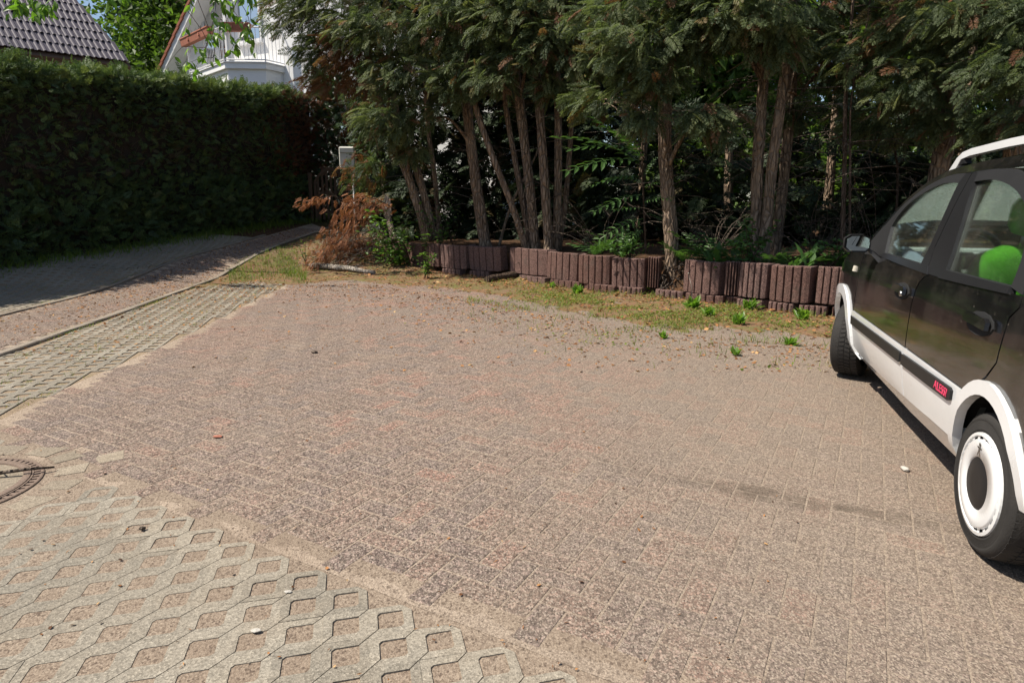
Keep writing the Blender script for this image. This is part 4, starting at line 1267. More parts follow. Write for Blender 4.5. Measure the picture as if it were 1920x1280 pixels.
def hedge_leaves():
    nF, nT, nE = 17500, 8000, 900
    t = rng.uniform(0, HL, nF); hrel = rng.uniform(0, 1, nF) ** .95
    bare = (hrel > .42) & (hrel < .78) & (rng.random(nF) < .45 * (t < HL * .85))
    t, hrel = t[~bare], hrel[~bare]
    P2 = HA + hd * t[:, None]
    zb = terr(P2[:, 0], P2[:, 1]); zt_ = hedge_top(t)
    wob = .07 * np.sin(t * 2.3 + hrel * 5) + .06 * np.sin(t * 5.1 - hrel * 7) + .05 * np.sin(hrel * 13 + t)
    q = wob + rng.normal(-.09, .07, len(t)) + .10 * (hrel < .3) - .05
    pos = np.c_[P2 + hn * q[:, None], zb + (zt_ - zb) * hrel]
    d = np.c_[np.tile(hn, (len(t), 1)) * rng.uniform(.3, 1.0, (len(t), 1)) + hd * rng.normal(0, .55, (len(t), 1)), rng.normal(.15, .5, len(t))]
    up = norm(rng.normal(0, 1, (len(t), 3)) + np.c_[np.zeros((len(t), 2)), np.full(len(t), .4)])
    size = rng.uniform(.11, .20, len(t)) * np.where(hrel < .35, 1.25, 1)
    tint = np.clip(rng.normal(.50, .17, len(t)), 0, .84)
    brown = rng.random(len(t)) < np.where((hrel > .4) & (hrel < .8), .28, .04) + np.clip((t - HL * .86) / (HL * .1), 0, 1) * .75 * (hrel > .35)
    tint = np.where(brown, np.where(t > HL * .84, rng.uniform(.9, 1, len(t)), rng.uniform(.87, .905, len(t))), tint)
    # top sprays, tinted lighter to stand for sun falling on them
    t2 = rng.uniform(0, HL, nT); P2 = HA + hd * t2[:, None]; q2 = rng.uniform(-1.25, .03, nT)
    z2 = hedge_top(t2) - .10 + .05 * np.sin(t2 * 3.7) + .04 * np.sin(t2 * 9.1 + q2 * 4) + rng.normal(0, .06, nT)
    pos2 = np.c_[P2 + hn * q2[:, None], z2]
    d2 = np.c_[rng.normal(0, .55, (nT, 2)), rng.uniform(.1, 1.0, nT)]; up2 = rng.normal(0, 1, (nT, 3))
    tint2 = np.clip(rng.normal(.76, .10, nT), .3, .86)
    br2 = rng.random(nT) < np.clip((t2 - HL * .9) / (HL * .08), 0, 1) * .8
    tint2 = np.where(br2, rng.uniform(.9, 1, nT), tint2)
    # far end
    q3 = rng.uniform(-1.2, .05, nE); z3 = rng.uniform(0, 1, nE); pe = HB + hn * q3[:, None] + hd * rng.normal(0, .08, (nE, 1))
    zb3 = terr(pe[:, 0], pe[:, 1]); pos3 = np.c_[pe, zb3 + (hedge_top(HL) - zb3) * z3]
    d3 = np.c_[np.tile(hd, (nE, 1)) + rng.normal(0, .6, (nE, 2)), rng.normal(.1, .5, nE)]; up3 = rng.normal(0, 1, (nE, 3))
    tint3 = np.where(rng.random(nE) < .7, rng.uniform(.88, 1, nE), .3)
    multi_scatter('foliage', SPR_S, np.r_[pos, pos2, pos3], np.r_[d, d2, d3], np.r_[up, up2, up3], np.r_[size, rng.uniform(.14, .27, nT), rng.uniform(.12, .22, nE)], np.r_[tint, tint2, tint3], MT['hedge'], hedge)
    tw = MB()
    for _ in range(420):
        t_ = random.uniform(0, HL); p = HA + hd * t_; h_ = random.uniform(.38, .82); zb_ = float(terr(*p)); z = zb_ + (float(hedge_top(t_)) - zb_) * h_
        a = np.array([*(p + hn * random.uniform(-.28, -.1)), z]); b = a + np.array([*(hn * random.uniform(.05, .25) + hd * random.uniform(-.2, .2)), random.uniform(-.05, .3)])
        tw.tube([a, (a + b) / 2 + np.array([0, 0, .02]), b], [.006, .004, .002], 3, cap=False)
    tw.build('bare_twigs', MT['deadwood'], hedge, kind='stuff')
hedge_leaves()

# ------------------------------------------------------------------ conifers on the bed
def V3(*a): return Vector(a)
def bez(pts, n=14):
    P = [np.array(p, float) for p in pts]; out = []
    for i in range(len(P) - 1):
        p0, p1, p2, p3 = P[max(i - 1, 0)], P[i], P[i + 1], P[min(i + 2, len(P) - 1)]
        for k in range(n):
            t = k / n
            out.append(.5 * ((2 * p1) + (p2 - p0) * t + (2 * p0 - 5 * p1 + 4 * p2 - p3) * t * t + (3 * p1 - p0 - 3 * p2 + p3) * t ** 3))
    out.append(P[-1]); return out

def stem(parent, pts, r0, r1, name='trunk', mat='bark', flare=1.5, n=12):
    path = bez(pts, 7); N_ = len(path)
    rad = [(r0 + (r1 - r0) * (i / (N_ - 1))) * (1 + (flare - 1) * math.exp(-i * 1.1)) * random.uniform(.95, 1.05) for i in range(N_)]
    m = MB(); m.tube(path, rad, n, jit=.07)
    m.build(name, MT[mat], parent)
    return path

CROWN = {}
def mass(root, px, py, Y, rx, rz, n, size=(.18, .33), droop=.40, tint=(.54, .17), dead=.06, ax=None, branch=True, temps='M', lim=None):
    c = at(px, py, Y); n = int(n * .66)
    g = rng.normal(0, 1, (n, 3)); g = norm(g) * (rng.random((n, 1)) ** .45)
    c = c + np.array([0, 0, .10]); pos = c + g * np.array([rx, rx * .85, rz * .78])
    ax_ = np.array(ax if ax is not None else root.location)[:2]
    out = pos[:, :2] - ax_; out = out / (np.linalg.norm(out, axis=1, keepdims=True) + .25)
    d = np.c_[out * .75 + g[:, :2] * .6 + rng.normal(0, .35, (n, 2)), g[:, 2] * .25 - droop + rng.normal(0, .3, n)]
    up = norm(rng.normal(0, .55, (n, 3)) + np.array([0, 0, 1.0]))
    tt = np.clip(rng.normal(tint[0], tint[1], n), 0, .85)
    tt = np.where(rng.random(n) < dead, rng.uniform(.86, 1, n), tt)
    L = CROWN.setdefault(root.name, [])
    L.append((pos, d, up, rng.uniform(size[0], size[1], n), tt, c))

def finish_crown(root, mat='cypress', temps=None, limbs=None):
    L = CROWN.get(root.name, [])
    if not L: return
    multi_scatter('crown', temps or SPR, *[np.concatenate([q[i] for q in L]) for i in range(5)], MT[mat], root)

def limb_to(root, path, target, r=.035):
    tz = target[2]
    zs = np.array([p[2] for p in path]); k = int(np.argmin(np.abs(zs - (tz - random.uniform(.1, .6)))))
    a = np.array(path[k]); mid = (a + target) / 2 + np.array([0, 0, .22])
    m = MB(); pt = bez([a, mid, target], 6); m.tube(pt, np.linspace(r, .008, len(pt)), 6, jit=.1)
    for _ in range(7):
        j = random.randint(3, len(pt) - 1); b = pt[j]; e = b + np.array([random.uniform(-.45, .45), random.uniform(-.45, .35), random.uniform(-.3, .2)])
        m.tube([b, (b + e) / 2 + np.array([0, 0, .04]), e], [.010, .007, .003], 4, cap=False)
    m.build('limb', MT['bark'], root)

def dead_twigs(root, path, n, zlo, zhi, L=(.4, 1.1)):
    m = MB()
    P = [p for p in path if zlo <= p[2] <= zhi]
    for _ in range(n):
        a = np.array(random.choice(P)); a = a + np.array([0, 0, random.uniform(-.1, .1)]); th_ = random.uniform(0, 6.28); l = random.uniform(*L)
        b = a + np.array([math.cos(th_) * l, math.sin(th_) * l, random.uniform(-.25, .35) * l])
        mid = (a + b) / 2 + np.array([random.uniform(-.08, .08), random.uniform(-.08, .08), random.uniform(-.02, .10)])
        m.tube([a, mid, b], [.007, .005, .002], 3, cap=False)
        for _k in range(3):
            t = random.uniform(.4, .95); q = a + (b - a) * t; e = q + np.array([random.uniform(-.2, .2), random.uniform(-.2, .2), random.uniform(-.12, .2)])
            m.tube([q, e], [.0035, .0015], 3, cap=False)
    m.build('dead_twigs', MT['deadwood'], root, kind='stuff')

def W_(px, py, Y): return tuple(at(px, py, Y))
def tree_root(x, y, label, cat='tree', group='conifers growing in the planter bed', name='conifer_tree'):
    return empty(name, (x, y, gz(x, y)), label, cat, group)

def pxstem(pts, Y, top, dz=-.12, lean=0.0):
    """stem through picture points at one distance, extended upwards"""
    out = [np.array(W_(px, py, Y + lean * k)) for k, (px, py) in enumerate(pts)]
    out[0][2] += dz
    e = out[-1]; d = norm(out[-1] - out[-2]); out.append(np.array([e[0] + d[0] * .5, e[1] + .05, (e[2] + top) / 2])); out.append(np.array([e[0] + d[0] * .7, e[1] + .1, top]))
    return out

def canopy(root, x, y, z, rx, rz, n=80):
    g = norm(rng.normal(0, 1, (n, 3))) * rng.random((n, 1)) ** .4
    pos = np.array([x, y, z]) + g * np.array([rx, rx, rz])
    d = np.c_[g[:, :2] + rng.normal(0, .4, (n, 2)), rng.normal(-.3, .4, n)]
    up = norm(rng.normal(0, .6, (n, 3)) + np.array([0, 0, 1.0]))
    CROWN.setdefault(root.name, []).append((pos, d, up, rng.uniform(.45, .8, n), np.clip(rng.normal(.35, .15, n), 0, .85), np.array([x, y, z])))

# leaning twin-stemmed tree at the left
t1 = tree_root(-1.35, 12.1, 'conifer with two stems leaning left over the brush pile, partly browned crown')
p = stem(t1, pxstem([(803, 440), (765, 330), (724, 225), (690, 110)], 12.1, 7.2), .085, .05)
p2 = stem(t1, pxstem([(815, 440), (785, 330), (752, 250), (735, 150)], 12.2, 6.8), .08, .045)
stem(t1, pxstem([(825, 440), (815, 330), (803, 240), (796, 120)], 12.6, 6.5), .05, .03)
for a in [(560, 30, 11.9, .65, .60, 300), (545, -40, 12.1, .7, .6, 260), (640, 40, 11.7, .75, .5, 330), (700, 70, 11.2, .75, .50, 380), (745, 150, 11.0, .55, .42, 280), (725, 235, 11.0, .50, .42, 260), (660, -50, 11.6, 1.2, .6, 420), (770, 290, 11.4, .32, .30, 110), (800, 110, 11.6, .6, .6, 260)]:
    mass(t1, *a); limb_to(t1, p, at(*a[:3]))
mass(t1, 650, 105, 11.6, .42, .42, 190, dead=.95); mass(t1, 612, 165, 11.9, .40, .22, 90, dead=.9); mass(t1, 690, 160, 11.8, .3, .35, 90, dead=.85)
mass(t1, 600, 110, 11.9, .45, .40, 200, dead=.05); mass(t1, 690, 205, 13.2, .45, .6, 160, tint=(.25, .1)); mass(t1, 680, 330, 13.6, .5, .5, 150, tint=(.3, .15), dead=.3)
canopy(t1, -1.6, 12.2, 5.8, 1.3, 1.2); dead_twigs(t1, p, 26, .6, 3.2); finish_crown(t1)

t2 = tree_root(-.50, 11.75, 'conifer with a single slightly bent trunk rising behind the tilted planter stones')
p = stem(t2, pxstem([(912, 462), (893, 345), (877, 215), (872, 80)], 11.6, 7.5), .105, .07)
stem(t2, pxstem([(930, 470), (955, 395), (985, 330)], 11.9, 2.6), .03, .012, 'side_stem')
for a in [(820, 50, 11.0, .65, .55, 330), (852, 165, 10.9, .50, .45, 260), (800, 225, 11.1, .32, .30, 110), (900, 40, 10.8, .6, .55, 300), (890, 130, 11.0, .5, .4, 200), (860, -60, 11.2, 1.0, .6, 330)]:
    mass(t2, *a); limb_to(t2, p, at(*a[:3]))
canopy(t2, -.6, 11.8, 5.8, 1.6, 1.3); dead_twigs(t2, p, 24, .6, 3.2); finish_crown(t2)

t3 = tree_root(.35, 11.05, 'conifer fanning into four stems from one base by the soil slump')
p = stem(t3, pxstem([(1006, 475), (992, 340), (968, 140), (958, 20)], 10.95, 7.6), .088, .058)
stem(t3, pxstem([(992, 470), (960, 385), (915, 270), (882, 160)], 10.9, 5.5), .062, .038)
stem(t3, pxstem([(998, 470), (975, 350), (950, 210), (945, 120)], 11.15, 6.0), .055, .034)
for a in [(950, 60, 10.4, .6, .5, 320), (925, 150, 10.4, .4, .35, 200), (1000, 110, 10.2, .42, .36, 220), (985, 30, 10.3, .6, .4, 280), (960, -50, 10.6, 1.0, .6, 320)]:
    mass(t3, *a); limb_to(t3, p, at(*a[:3]))
canopy(t3, .2, 11.1, 5.8, 1.6, 1.3); dead_twigs(t3, p, 24, .6, 3.2); finish_crown(t3)

t4 = tree_root(.72, 10.75, 'conifer with close parallel upright stems just right of the fanned one')
p = stem(t4, pxstem([(1030, 472), (1024, 380), (1010, 180), (1000, 40)], 10.7, 7.6), .082, .052)
stem(t4, pxstem([(1040, 468), (1046, 370), (1046, 190), (1040, 60)], 10.85, 6.5), .072, .044)
stem(t4, pxstem([(1046, 462), (1060, 380), (1072, 230), (1078, 120)], 11.1, 5.5), .05, .03)
for a in [(1050, 80, 10.1, .52, .45, 300), (1105, 125, 9.9, .42, .40, 230), (1080, 10, 10.1, .6, .45, 280), (1035, 175, 10.3, .3, .25, 110)]:
    mass(t4, *a); limb_to(t4, p, at(*a[:3]))
canopy(t4, .9, 10.8, 5.9, 1.5, 1.3); dead_twigs(t4, p, 24, .6, 3.2); finish_crown(t4)

t5 = tree_root(2.25, 8.95, 'conifer with one straight thick trunk and root ball bursting through the planter gap')
p = stem(t5, pxstem([(1262, 520), (1258, 440), (1248, 300), (1246, 150), (1245, 30)], 8.85, 7.8, -.25), .098, .075, flare=1.75)
m = MB()
for k in range(60):
    a = R(random.uniform(180, 360)); z = random.uniform(.02, .42); r_ = .13 + .08 * (.45 - z)
    q = np.array([2.21 + r_ * math.cos(a), 8.75 + r_ * .9 * math.sin(a), z + .05]); e = q + np.array([random.uniform(-.12, .12), random.uniform(-.06, .03), random.uniform(-.15, .02)])
    m.tube([q, (q + e) / 2 + np.array([0, -.02, 0]), e], [.010, .008, .003], 4, cap=False)
m.build('root', MT['deadwood'], t5, kind='stuff')
for a in [(1185, 100, 8.0, .55, .32, 330), (1215, 165, 8.1, .42, .26, 210), (1140, 55, 8.4, .45, .35, 220), (1290, 95, 8.2, .42, .36, 220), (1325, 235, 8.0, .33, .26, 190), (1250, 10, 8.3, .8, .4, 380), (1200, 235, 8.2, .22, .16, 70), (1110, 200, 9.2, .30, .28, 120)]:
    mass(t5, *a, tint=(.50, .16)); limb_to(t5, p, at(*a[:3]))
canopy(t5, 2.4, 9.0, 5.8, 1.7, 1.4); dead_twigs(t5, p, 30, .7, 3.0); finish_crown(t5)

t6 = tree_root(3.15, 8.55, 'conifer with two rough leaning stems touching low down behind the ferns')
p = stem(t6, pxstem([(1418, 470), (1420, 330), (1428, 200), (1436, 90)], 8.6, 7.8), .078, .054)
stem(t6, pxstem([(1432, 475), (1446, 330), (1466, 180), (1480, 60)], 8.45, 7.2), .072, .05)
for a in [(1340, 55, 7.9, .5, .38, 280), (1410, 45, 7.7, .55, .36, 320), (1455, 90, 7.8, .32, .3, 150), (1385, -30, 8.0, .9, .4, 320), (1300, 40, 8.3, .4, .3, 160)]:
    mass(t6, *a, tint=(.50, .16)); limb_to(t6, p, at(*a[:3]))
canopy(t6, 3.2, 8.6, 5.6, 1.6, 1.4); dead_twigs(t6, p, 34, .6, 3.0); finish_crown(t6)

t7 = tree_root(3.55, 8.95, 'thin dark conifer trunk standing right behind the two rough leaning stems')
p = stem(t7, pxstem([(1452, 475), (1470, 330), (1482, 200), (1490, 60)], 9.0, 7.0), .075, .05)
for a in [(1510, 80, 8.5, .5, .45, 230), (1480, 215, 8.9, .28, .26, 100), (1560, 140, 8.9, .5, .45, 200), (1570, 20, 8.6, .7, .4, 240)]:
    mass(t7, *a, tint=(.34, .14)); limb_to(t7, p, at(*a[:3]))
canopy(t7, 4.0, 9.2, 5.6, 1.5, 1.3); dead_twigs(t7, p, 44, .6, 3.0, (.5, 1.4)); finish_crown(t7)

t8 = tree_root(5.35, 7.95, 'conifer with a thick brown trunk rising behind the parked car')
p = stem(t8, pxstem([(1745, 430), (1762, 320), (1785, 200), (1803, 80)], 8.0, 7.6), .12, .085)
for a in [(1810, 45, 7.2, .50, .24, 260), (1700, 175, 7.6, .45, .30, 190), (1630, 110, 8.0, .55, .45, 220), (1760, 235, 7.7, .38, .26, 130), (1640, 250, 8.3, .40, .26, 120), (1700, 60, 7.8, .55, .35, 220), (1770, 120, 7.6, .35, .2, 120), (1720, -30, 7.8, .9, .4, 260)]:
    mass(t8, *a, tint=(.46, .18), dead=.09); limb_to(t8, p, at(*a[:3]))
canopy(t8, 5.3, 8.0, 5.4, 1.6, 1.3); dead_twigs(t8, p, 30, .8, 3.2, (.5, 1.3)); finish_crown(t8)

t9 = tree_root(6.2, 7.2, 'conifer trunk at the right edge of the photo behind the car roof')
p = stem(t9, pxstem([(1890, 400), (1903, 260), (1915, 180), (1925, 60)], 7.3, 7.0), .10, .07)
for a in [(1890, 150, 6.8, .42, .36, 200), (1865, 255, 7.1, .32, .24, 110), (1920, 60, 6.9, .5, .35, 200), (1930, 230, 6.8, .4, .3, 130)]:
    mass(t9, *a, tint=(.40, .16)); limb_to(t9, p, at(*a[:3]))
canopy(t9, 6.3, 7.2, 5.3, 1.5, 1.2); dead_twigs(t9, p, 20, .8, 3.2); finish_crown(t9)

# ------------------------------------------------------------------ shade planting behind the conifers
def back_row():
    spots = [(-1.9, 15.3), (-.3, 15.0), (1.2, 14.4), (2.6, 13.2), (4.2, 12.4), (5.6, 11.4), (7.2, 10.6), (8.8, 9.4), (10.4, 8.2)]
    lab = ['dark evergreen shrub filling the gap behind the leaning twin stems', 'dark evergreen behind the single slightly bent trunk', 'dark evergreen behind the fanned stems', 'dark evergreen behind the straight thick trunk',
           'dark evergreen behind the two rough leaning stems', 'dark evergreen behind the thin saplings', 'dark evergreen behind the black car', 'dark evergreen beyond the roof rails', 'dark evergreen farthest right in the back row']
    for k, ((x, y), lb) in enumerate(zip(spots, lab)):
        z0 = gz(x, y); r_ = tree_root(x, y, lb, 'tree', 'dark evergreens in the back row', 'evergreen_tree')
        hgt = (6.5, 6.2, 5.8, 2.6, 2.3, 2.5, 4.2, 5, 5)[k]
        p = stem(r_, [(x, y, z0 - .1), (x + random.uniform(-.1, .1), y, z0 + 2), (x + random.uniform(-.2, .2), y, z0 + hgt)], .10, .03)
        n = 1300 if k < 3 else (520 if k < 7 else 420)
        h_ = rng.random(n) ** 1.0
        if k in (3, 4, 5, 6): h_ = np.where((h_ > .30) & (rng.random(n) < .55), h_ * .35, h_)
        if k in (4, 5): h_ = np.where((h_ > .24) & (h_ < .36) & (rng.random(n) < .7), h_ * .5, h_)
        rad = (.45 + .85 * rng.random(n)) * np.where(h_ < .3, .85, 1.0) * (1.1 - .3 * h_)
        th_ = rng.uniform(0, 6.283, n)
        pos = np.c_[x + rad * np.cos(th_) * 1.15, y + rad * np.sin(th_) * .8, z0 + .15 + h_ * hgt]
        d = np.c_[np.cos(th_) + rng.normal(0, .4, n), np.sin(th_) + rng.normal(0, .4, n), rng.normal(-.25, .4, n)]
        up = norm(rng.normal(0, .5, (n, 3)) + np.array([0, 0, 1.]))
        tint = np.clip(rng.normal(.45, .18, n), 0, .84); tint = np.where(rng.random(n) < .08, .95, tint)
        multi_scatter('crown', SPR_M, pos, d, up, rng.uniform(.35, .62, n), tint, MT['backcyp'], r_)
        dead_twigs(r_, p, 26, z0, z0 + 2.4, (.5, 1.5))
back_row()

# leafy things in the sun beyond
CL = [cluster_template(14, .26, .17, q) for q in range(3)]
CLB = [cluster_template(16, .42, .20, 10 + q, .7) for q in range(3)]
def leafy(name, x, y, hgt, rx, n, label, cat, group=None, mat='bgleaf', z_lo=.0, temps=None, tint=(.5, .22), trunk=.12, size=(.8, 1.25), lob=7):
    z0 = gz(x, y); r_ = empty(name, (x, y, z0), label, cat, group)
    if trunk:
        m = MB(); m.tube([(x, y, z0 - .1), (x + .1, y, z0 + hgt * .3), (x - .1, y + .1, z0 + hgt * .75)], [trunk * 1.3, trunk, trunk * .3], 8, jit=.08)
        for k in range(6):
            a = R(60 * k + random.uniform(-20, 20)); b = np.array([x, y, z0 + hgt * random.uniform(.25, .6)]); e = b + np.array([math.cos(a) * rx * .7, math.sin(a) * rx * .7, hgt * .22])
            m.tube([b, (b + e) / 2 + np.array([0, 0, .05 * hgt]), e], [trunk * .5, trunk * .3, trunk * .1], 5)
        m.build('trunk', MT['bark2'], r_)
    C = [np.array([x + rx * random.uniform(-.62, .62), y + rx * random.uniform(-.62, .62), z0 + hgt * random.uniform(max(z_lo, .12), .86)]) for _ in range(lob)]
    k = rng.integers(0, lob, n); g = norm(rng.normal(0, 1, (n, 3))) * rng.random((n, 1)) ** .35
    rr = np.array([random.uniform(.38, .62) for _ in range(lob)])[k][:, None]
    pos = np.array(C)[k] + g * rr * np.array([rx, rx, min(rx, hgt * .42)])
    pos = pos[pos[:, 2] > z0 + .02]; n = len(pos)
    d = norm(rng.normal(0, 1, (n, 3)) + g[:n] * .6)
    multi_scatter('crown', temps or CL, pos, d, rng.normal(0, 1, (n, 3)), rng.uniform(*size, n), np.clip(rng.normal(tint[0], tint[1], n), 0, 1), MT[mat], r_)
    return r_
leafy('deciduous_tree', -14.5, 31, 12.5, 4.6, 2600, 'sunlit broadleaf tree between the tiled roof and the white gable', 'tree', 'broadleaf trees beyond the gardens', temps=CLB, size=(1.1, 1.8), lob=16, tint=(.48, .2))
leafy('deciduous_tree', -10.5, 36, 12, 4.2, 1500, 'darker broadleaf tree rising just left of the white gable', 'tree', 'broadleaf trees beyond the gardens', temps=CLB, size=(1.2, 1.9), lob=12, tint=(.3, .15))
leafy('deciduous_tree', 6.3, 21.5, 9, 3.8, 2200, 'bright green broadleaf tree glowing between the two rough stems and the straight trunk', 'tree', 'broadleaf trees beyond the gardens', temps=CLB, size=(1.0, 1.6), lob=12, tint=(.75, .2))
leafy('deciduous_tree', 13.5, 21, 10, 4.0, 1500, 'bright green broadleaf tree showing behind the saplings', 'tree', 'broadleaf trees beyond the gardens', temps=CLB, size=(1.0, 1.6), lob=12, tint=(.65, .2))
leafy('deciduous_tree', 19, 17, 9, 4.0, 1200, 'broadleaf tree in sun behind the car roof rails', 'tree', 'broadleaf trees beyond the gardens', temps=CLB, size=(1.0, 1.6), lob=12, tint=(.5, .2))
for k, (x, y, h_, rx, lb) in enumerate([(1.5, 19.5, 3.4, 1.6, 'leafy garden bush beyond the fanned stems'), (5.2, 17.5, 2.6, 1.4, 'sunlit low bush beyond the straight thick trunk'), (7.4, 16.2, 2.2, 1.2, 'sunlit low bush beyond the two rough stems'),
                                        (9.6, 15.0, 2.4, 1.3, 'sunlit low bush beyond the saplings'), (12, 13.2, 2.6, 1.4, 'sunlit low bush beyond the car'), (-1.0, 20.5, 3.2, 1.4, 'leafy garden bush in front of the white house wall')]):
    leafy('garden_bush', x, y, h_, rx, 420, lb, 'bush', 'garden bushes behind the evergreens', tint=(.7, .2), trunk=.05, lob=6)

# ------------------------------------------------------------------ house with the brown tiled roof (left)
ra, rb = at(242, 118, 20.0), at(0, 88, 18.1)
ev = norm(ra - rb); vt = norm(at(140, 0, 21.0) - ra)
roofh = empty('tiled_house', (*(ra[:2] - ev[:2] * 4), gz(*(ra[:2] - ev[:2] * 4))), 'house at far left showing a grey brown interlocking tile roof above the hedge', 'house')
nrm_ = norm(np.cross(ev, vt)); nrm_ = nrm_ if nrm_[2] > 0 else -nrm_
def tile_mesh():
    prof = [(0, .002), (.022, .026), (.058, .030), (.082, .004), (.138, .001), (.160, .024), (.196, .026), (.218, .003), (.262, .0)]
    V = []; F = []
    for (u0, z0, th_) in ((0, .038, 0), (.50, .004, 0)):
        for x, z in prof: V.append((x * 1.13, u0, z + z0))
    n_ = len(prof)
    for x, z in prof: V.append((x * 1.13, .004, z + .012))
    F = [(i, i + 1, n_ + i + 1, n_ + i) for i in range(n_ - 1)] + [(2 * n_ + i, 2 * n_ + i + 1, i + 1, i) for i in range(n_ - 1)]
    F += [(0, n_, 2 * n_), (n_ - 1, 3 * n_ - 1, 2 * n_ - 1)]
    me = bpy.data.meshes.new('roof_tile'); me.from_pydata(V, [], F); me.materials.append(MT['rooftile']); me.polygons.foreach_set('use_smooth', np.zeros(len(F), bool)); me.update(); return me
tm = tile_mesh(); TW, TL = .293, .445
Mroof = lambda o: Matrix([[ev[r], vt[r], nrm_[r], o[r]] for r in range(3)] + [[0, 0, 0, 1]])
cnt = 0; far_rows = []
for r_ in range(0, 15):
    for c_ in range(0, 17):
        o_ = ra - ev * TW * (c_ + 1) + vt * TL * r_
        if r_ < 10 and cnt < 290:
            o = bpy.data.objects.new('roof_tile', tm); COL.objects.link(o); o.parent = roofh; o.matrix_parent_inverse = world_of(roofh).inverted()
            o.matrix_basis = Mroof(o_) @ Matrix.Rotation(random.gauss(0, .004), 4, 'Z') @ Matrix.Translation((random.gauss(0, .003), random.gauss(0, .004), random.gauss(0, .003))); cnt += 1
        else: far_rows.append(o_)
m = MB(); tv = [v.co for v in tm.vertices]; tf = [list(p.vertices) for p in tm.polygons]
for o_ in far_rows:
    M_ = Mroof(o_); m.add([M_ @ v for v in tv], tf)
m.build('upper_tiles', MT['rooftile'], roofh, kind='stuff')
m = MB()
A_ = ra + ev * .02 - nrm_ * .06; B_ = ra - ev * TW * 17 - nrm_ * .06
m.add([A_ - vt * .1, B_ - vt * .1, B_ + vt * 6.8, A_ + vt * 6.8, A_ - vt * .1 - nrm_ * .15, B_ - vt * .1 - nrm_ * .15, B_ + vt * 6.8 - nrm_ * .15, A_ + vt * 6.8 - nrm_ * .15], [(0, 1, 2, 3), (4, 5, 6, 7), (0, 1, 5, 4), (2, 3, 7, 6), (0, 3, 7, 4), (1, 2, 6, 5)])
m.build('roof_deck', MT['brownwood'], roofh)
m = MB(); back = np.array([vt[0], vt[1], 0]); back = norm(back)
w0 = ra - ev * .5 + back * .5; w1 = ra - ev * TW * 16.5 + back * .5; zt_ = ra[2] - .1
m.add([(w0[0], w0[1], 0), (w1[0], w1[1], 0), (w1[0], w1[1], zt_), (w0[0], w0[1], zt_), (w0[0] + back[0] * 4, w0[1] + back[1] * 4, 0), (w1[0] + back[0] * 4, w1[1] + back[1] * 4, 0), (w1[0] + back[0] * 4, w1[1] + back[1] * 4, zt_ + 2.5), (w0[0] + back[0] * 4, w0[1] + back[1] * 4, zt_ + 2.5)],
      [(0, 1, 2, 3), (4, 5, 6, 7), (0, 3, 7, 4), (1, 2, 6, 5)])
m.build('wall', MT['render'], roofh)

# ------------------------------------------------------------------ white gabled house with balcony
hB = at(423, 118, 20.0); HX, HN = np.array([.89, -.456, 0]), np.array([-.456, -.89, 0]); UPV = np.array([0, 0, 1.])
HX = norm(HX); HN = norm(HN)
house = empty('gabled_house', (hB[0] + 2, hB[1] + 1, gz(hB[0] + 2, hB[1] + 1)), 'white rendered gable house with a corner balcony seen over the hedge', 'house')
FO = hB - HN * 1.25                 # facade plane origin below the balcony corner
def hp(t, out, z): return FO + HX * t + HN * out + np.array([0, 0, z - FO[2]])
ZS = hB[2]                          # slab level
def hbox(m, t0, t1, o0, o1, z0, z1):
    P = [hp(t, o, z) for t in (t0, t1) for o in (o0, o1) for z in (z0, z1)]
    m.add(P, [(0, 1, 3, 2), (4, 6, 7, 5), (0, 4, 5, 1), (2, 3, 7, 6), (0, 2, 6, 4), (1, 5, 7, 3)])
TLf, TRt, ZE, ZA = -4.35, 8.6, ZS - .35, ZS + 6.1
TM = (TLf + TRt) / 2
m = MB()
poly = [(TLf, 0), (TRt, 0), (TRt, ZE), (TM, ZA), (TLf, ZE)]
V = [hp(t, 0, z) for t, z in poly] + [hp(t, -8, z) for t, z in poly]
m.add(V, [(0, 1, 2, 3, 4), (9, 8, 7, 6, 5), (0, 5, 6, 1), (1, 6, 7, 2), (0, 4, 9, 5)])
m.build('wall', MT['render'], house)
m = MB(); e_ = .55
sl = np.array([TM - TLf, ZA - ZE]); sl = sl / np.linalg.norm(sl); nn_ = np.array([-sl[1], sl[0]])
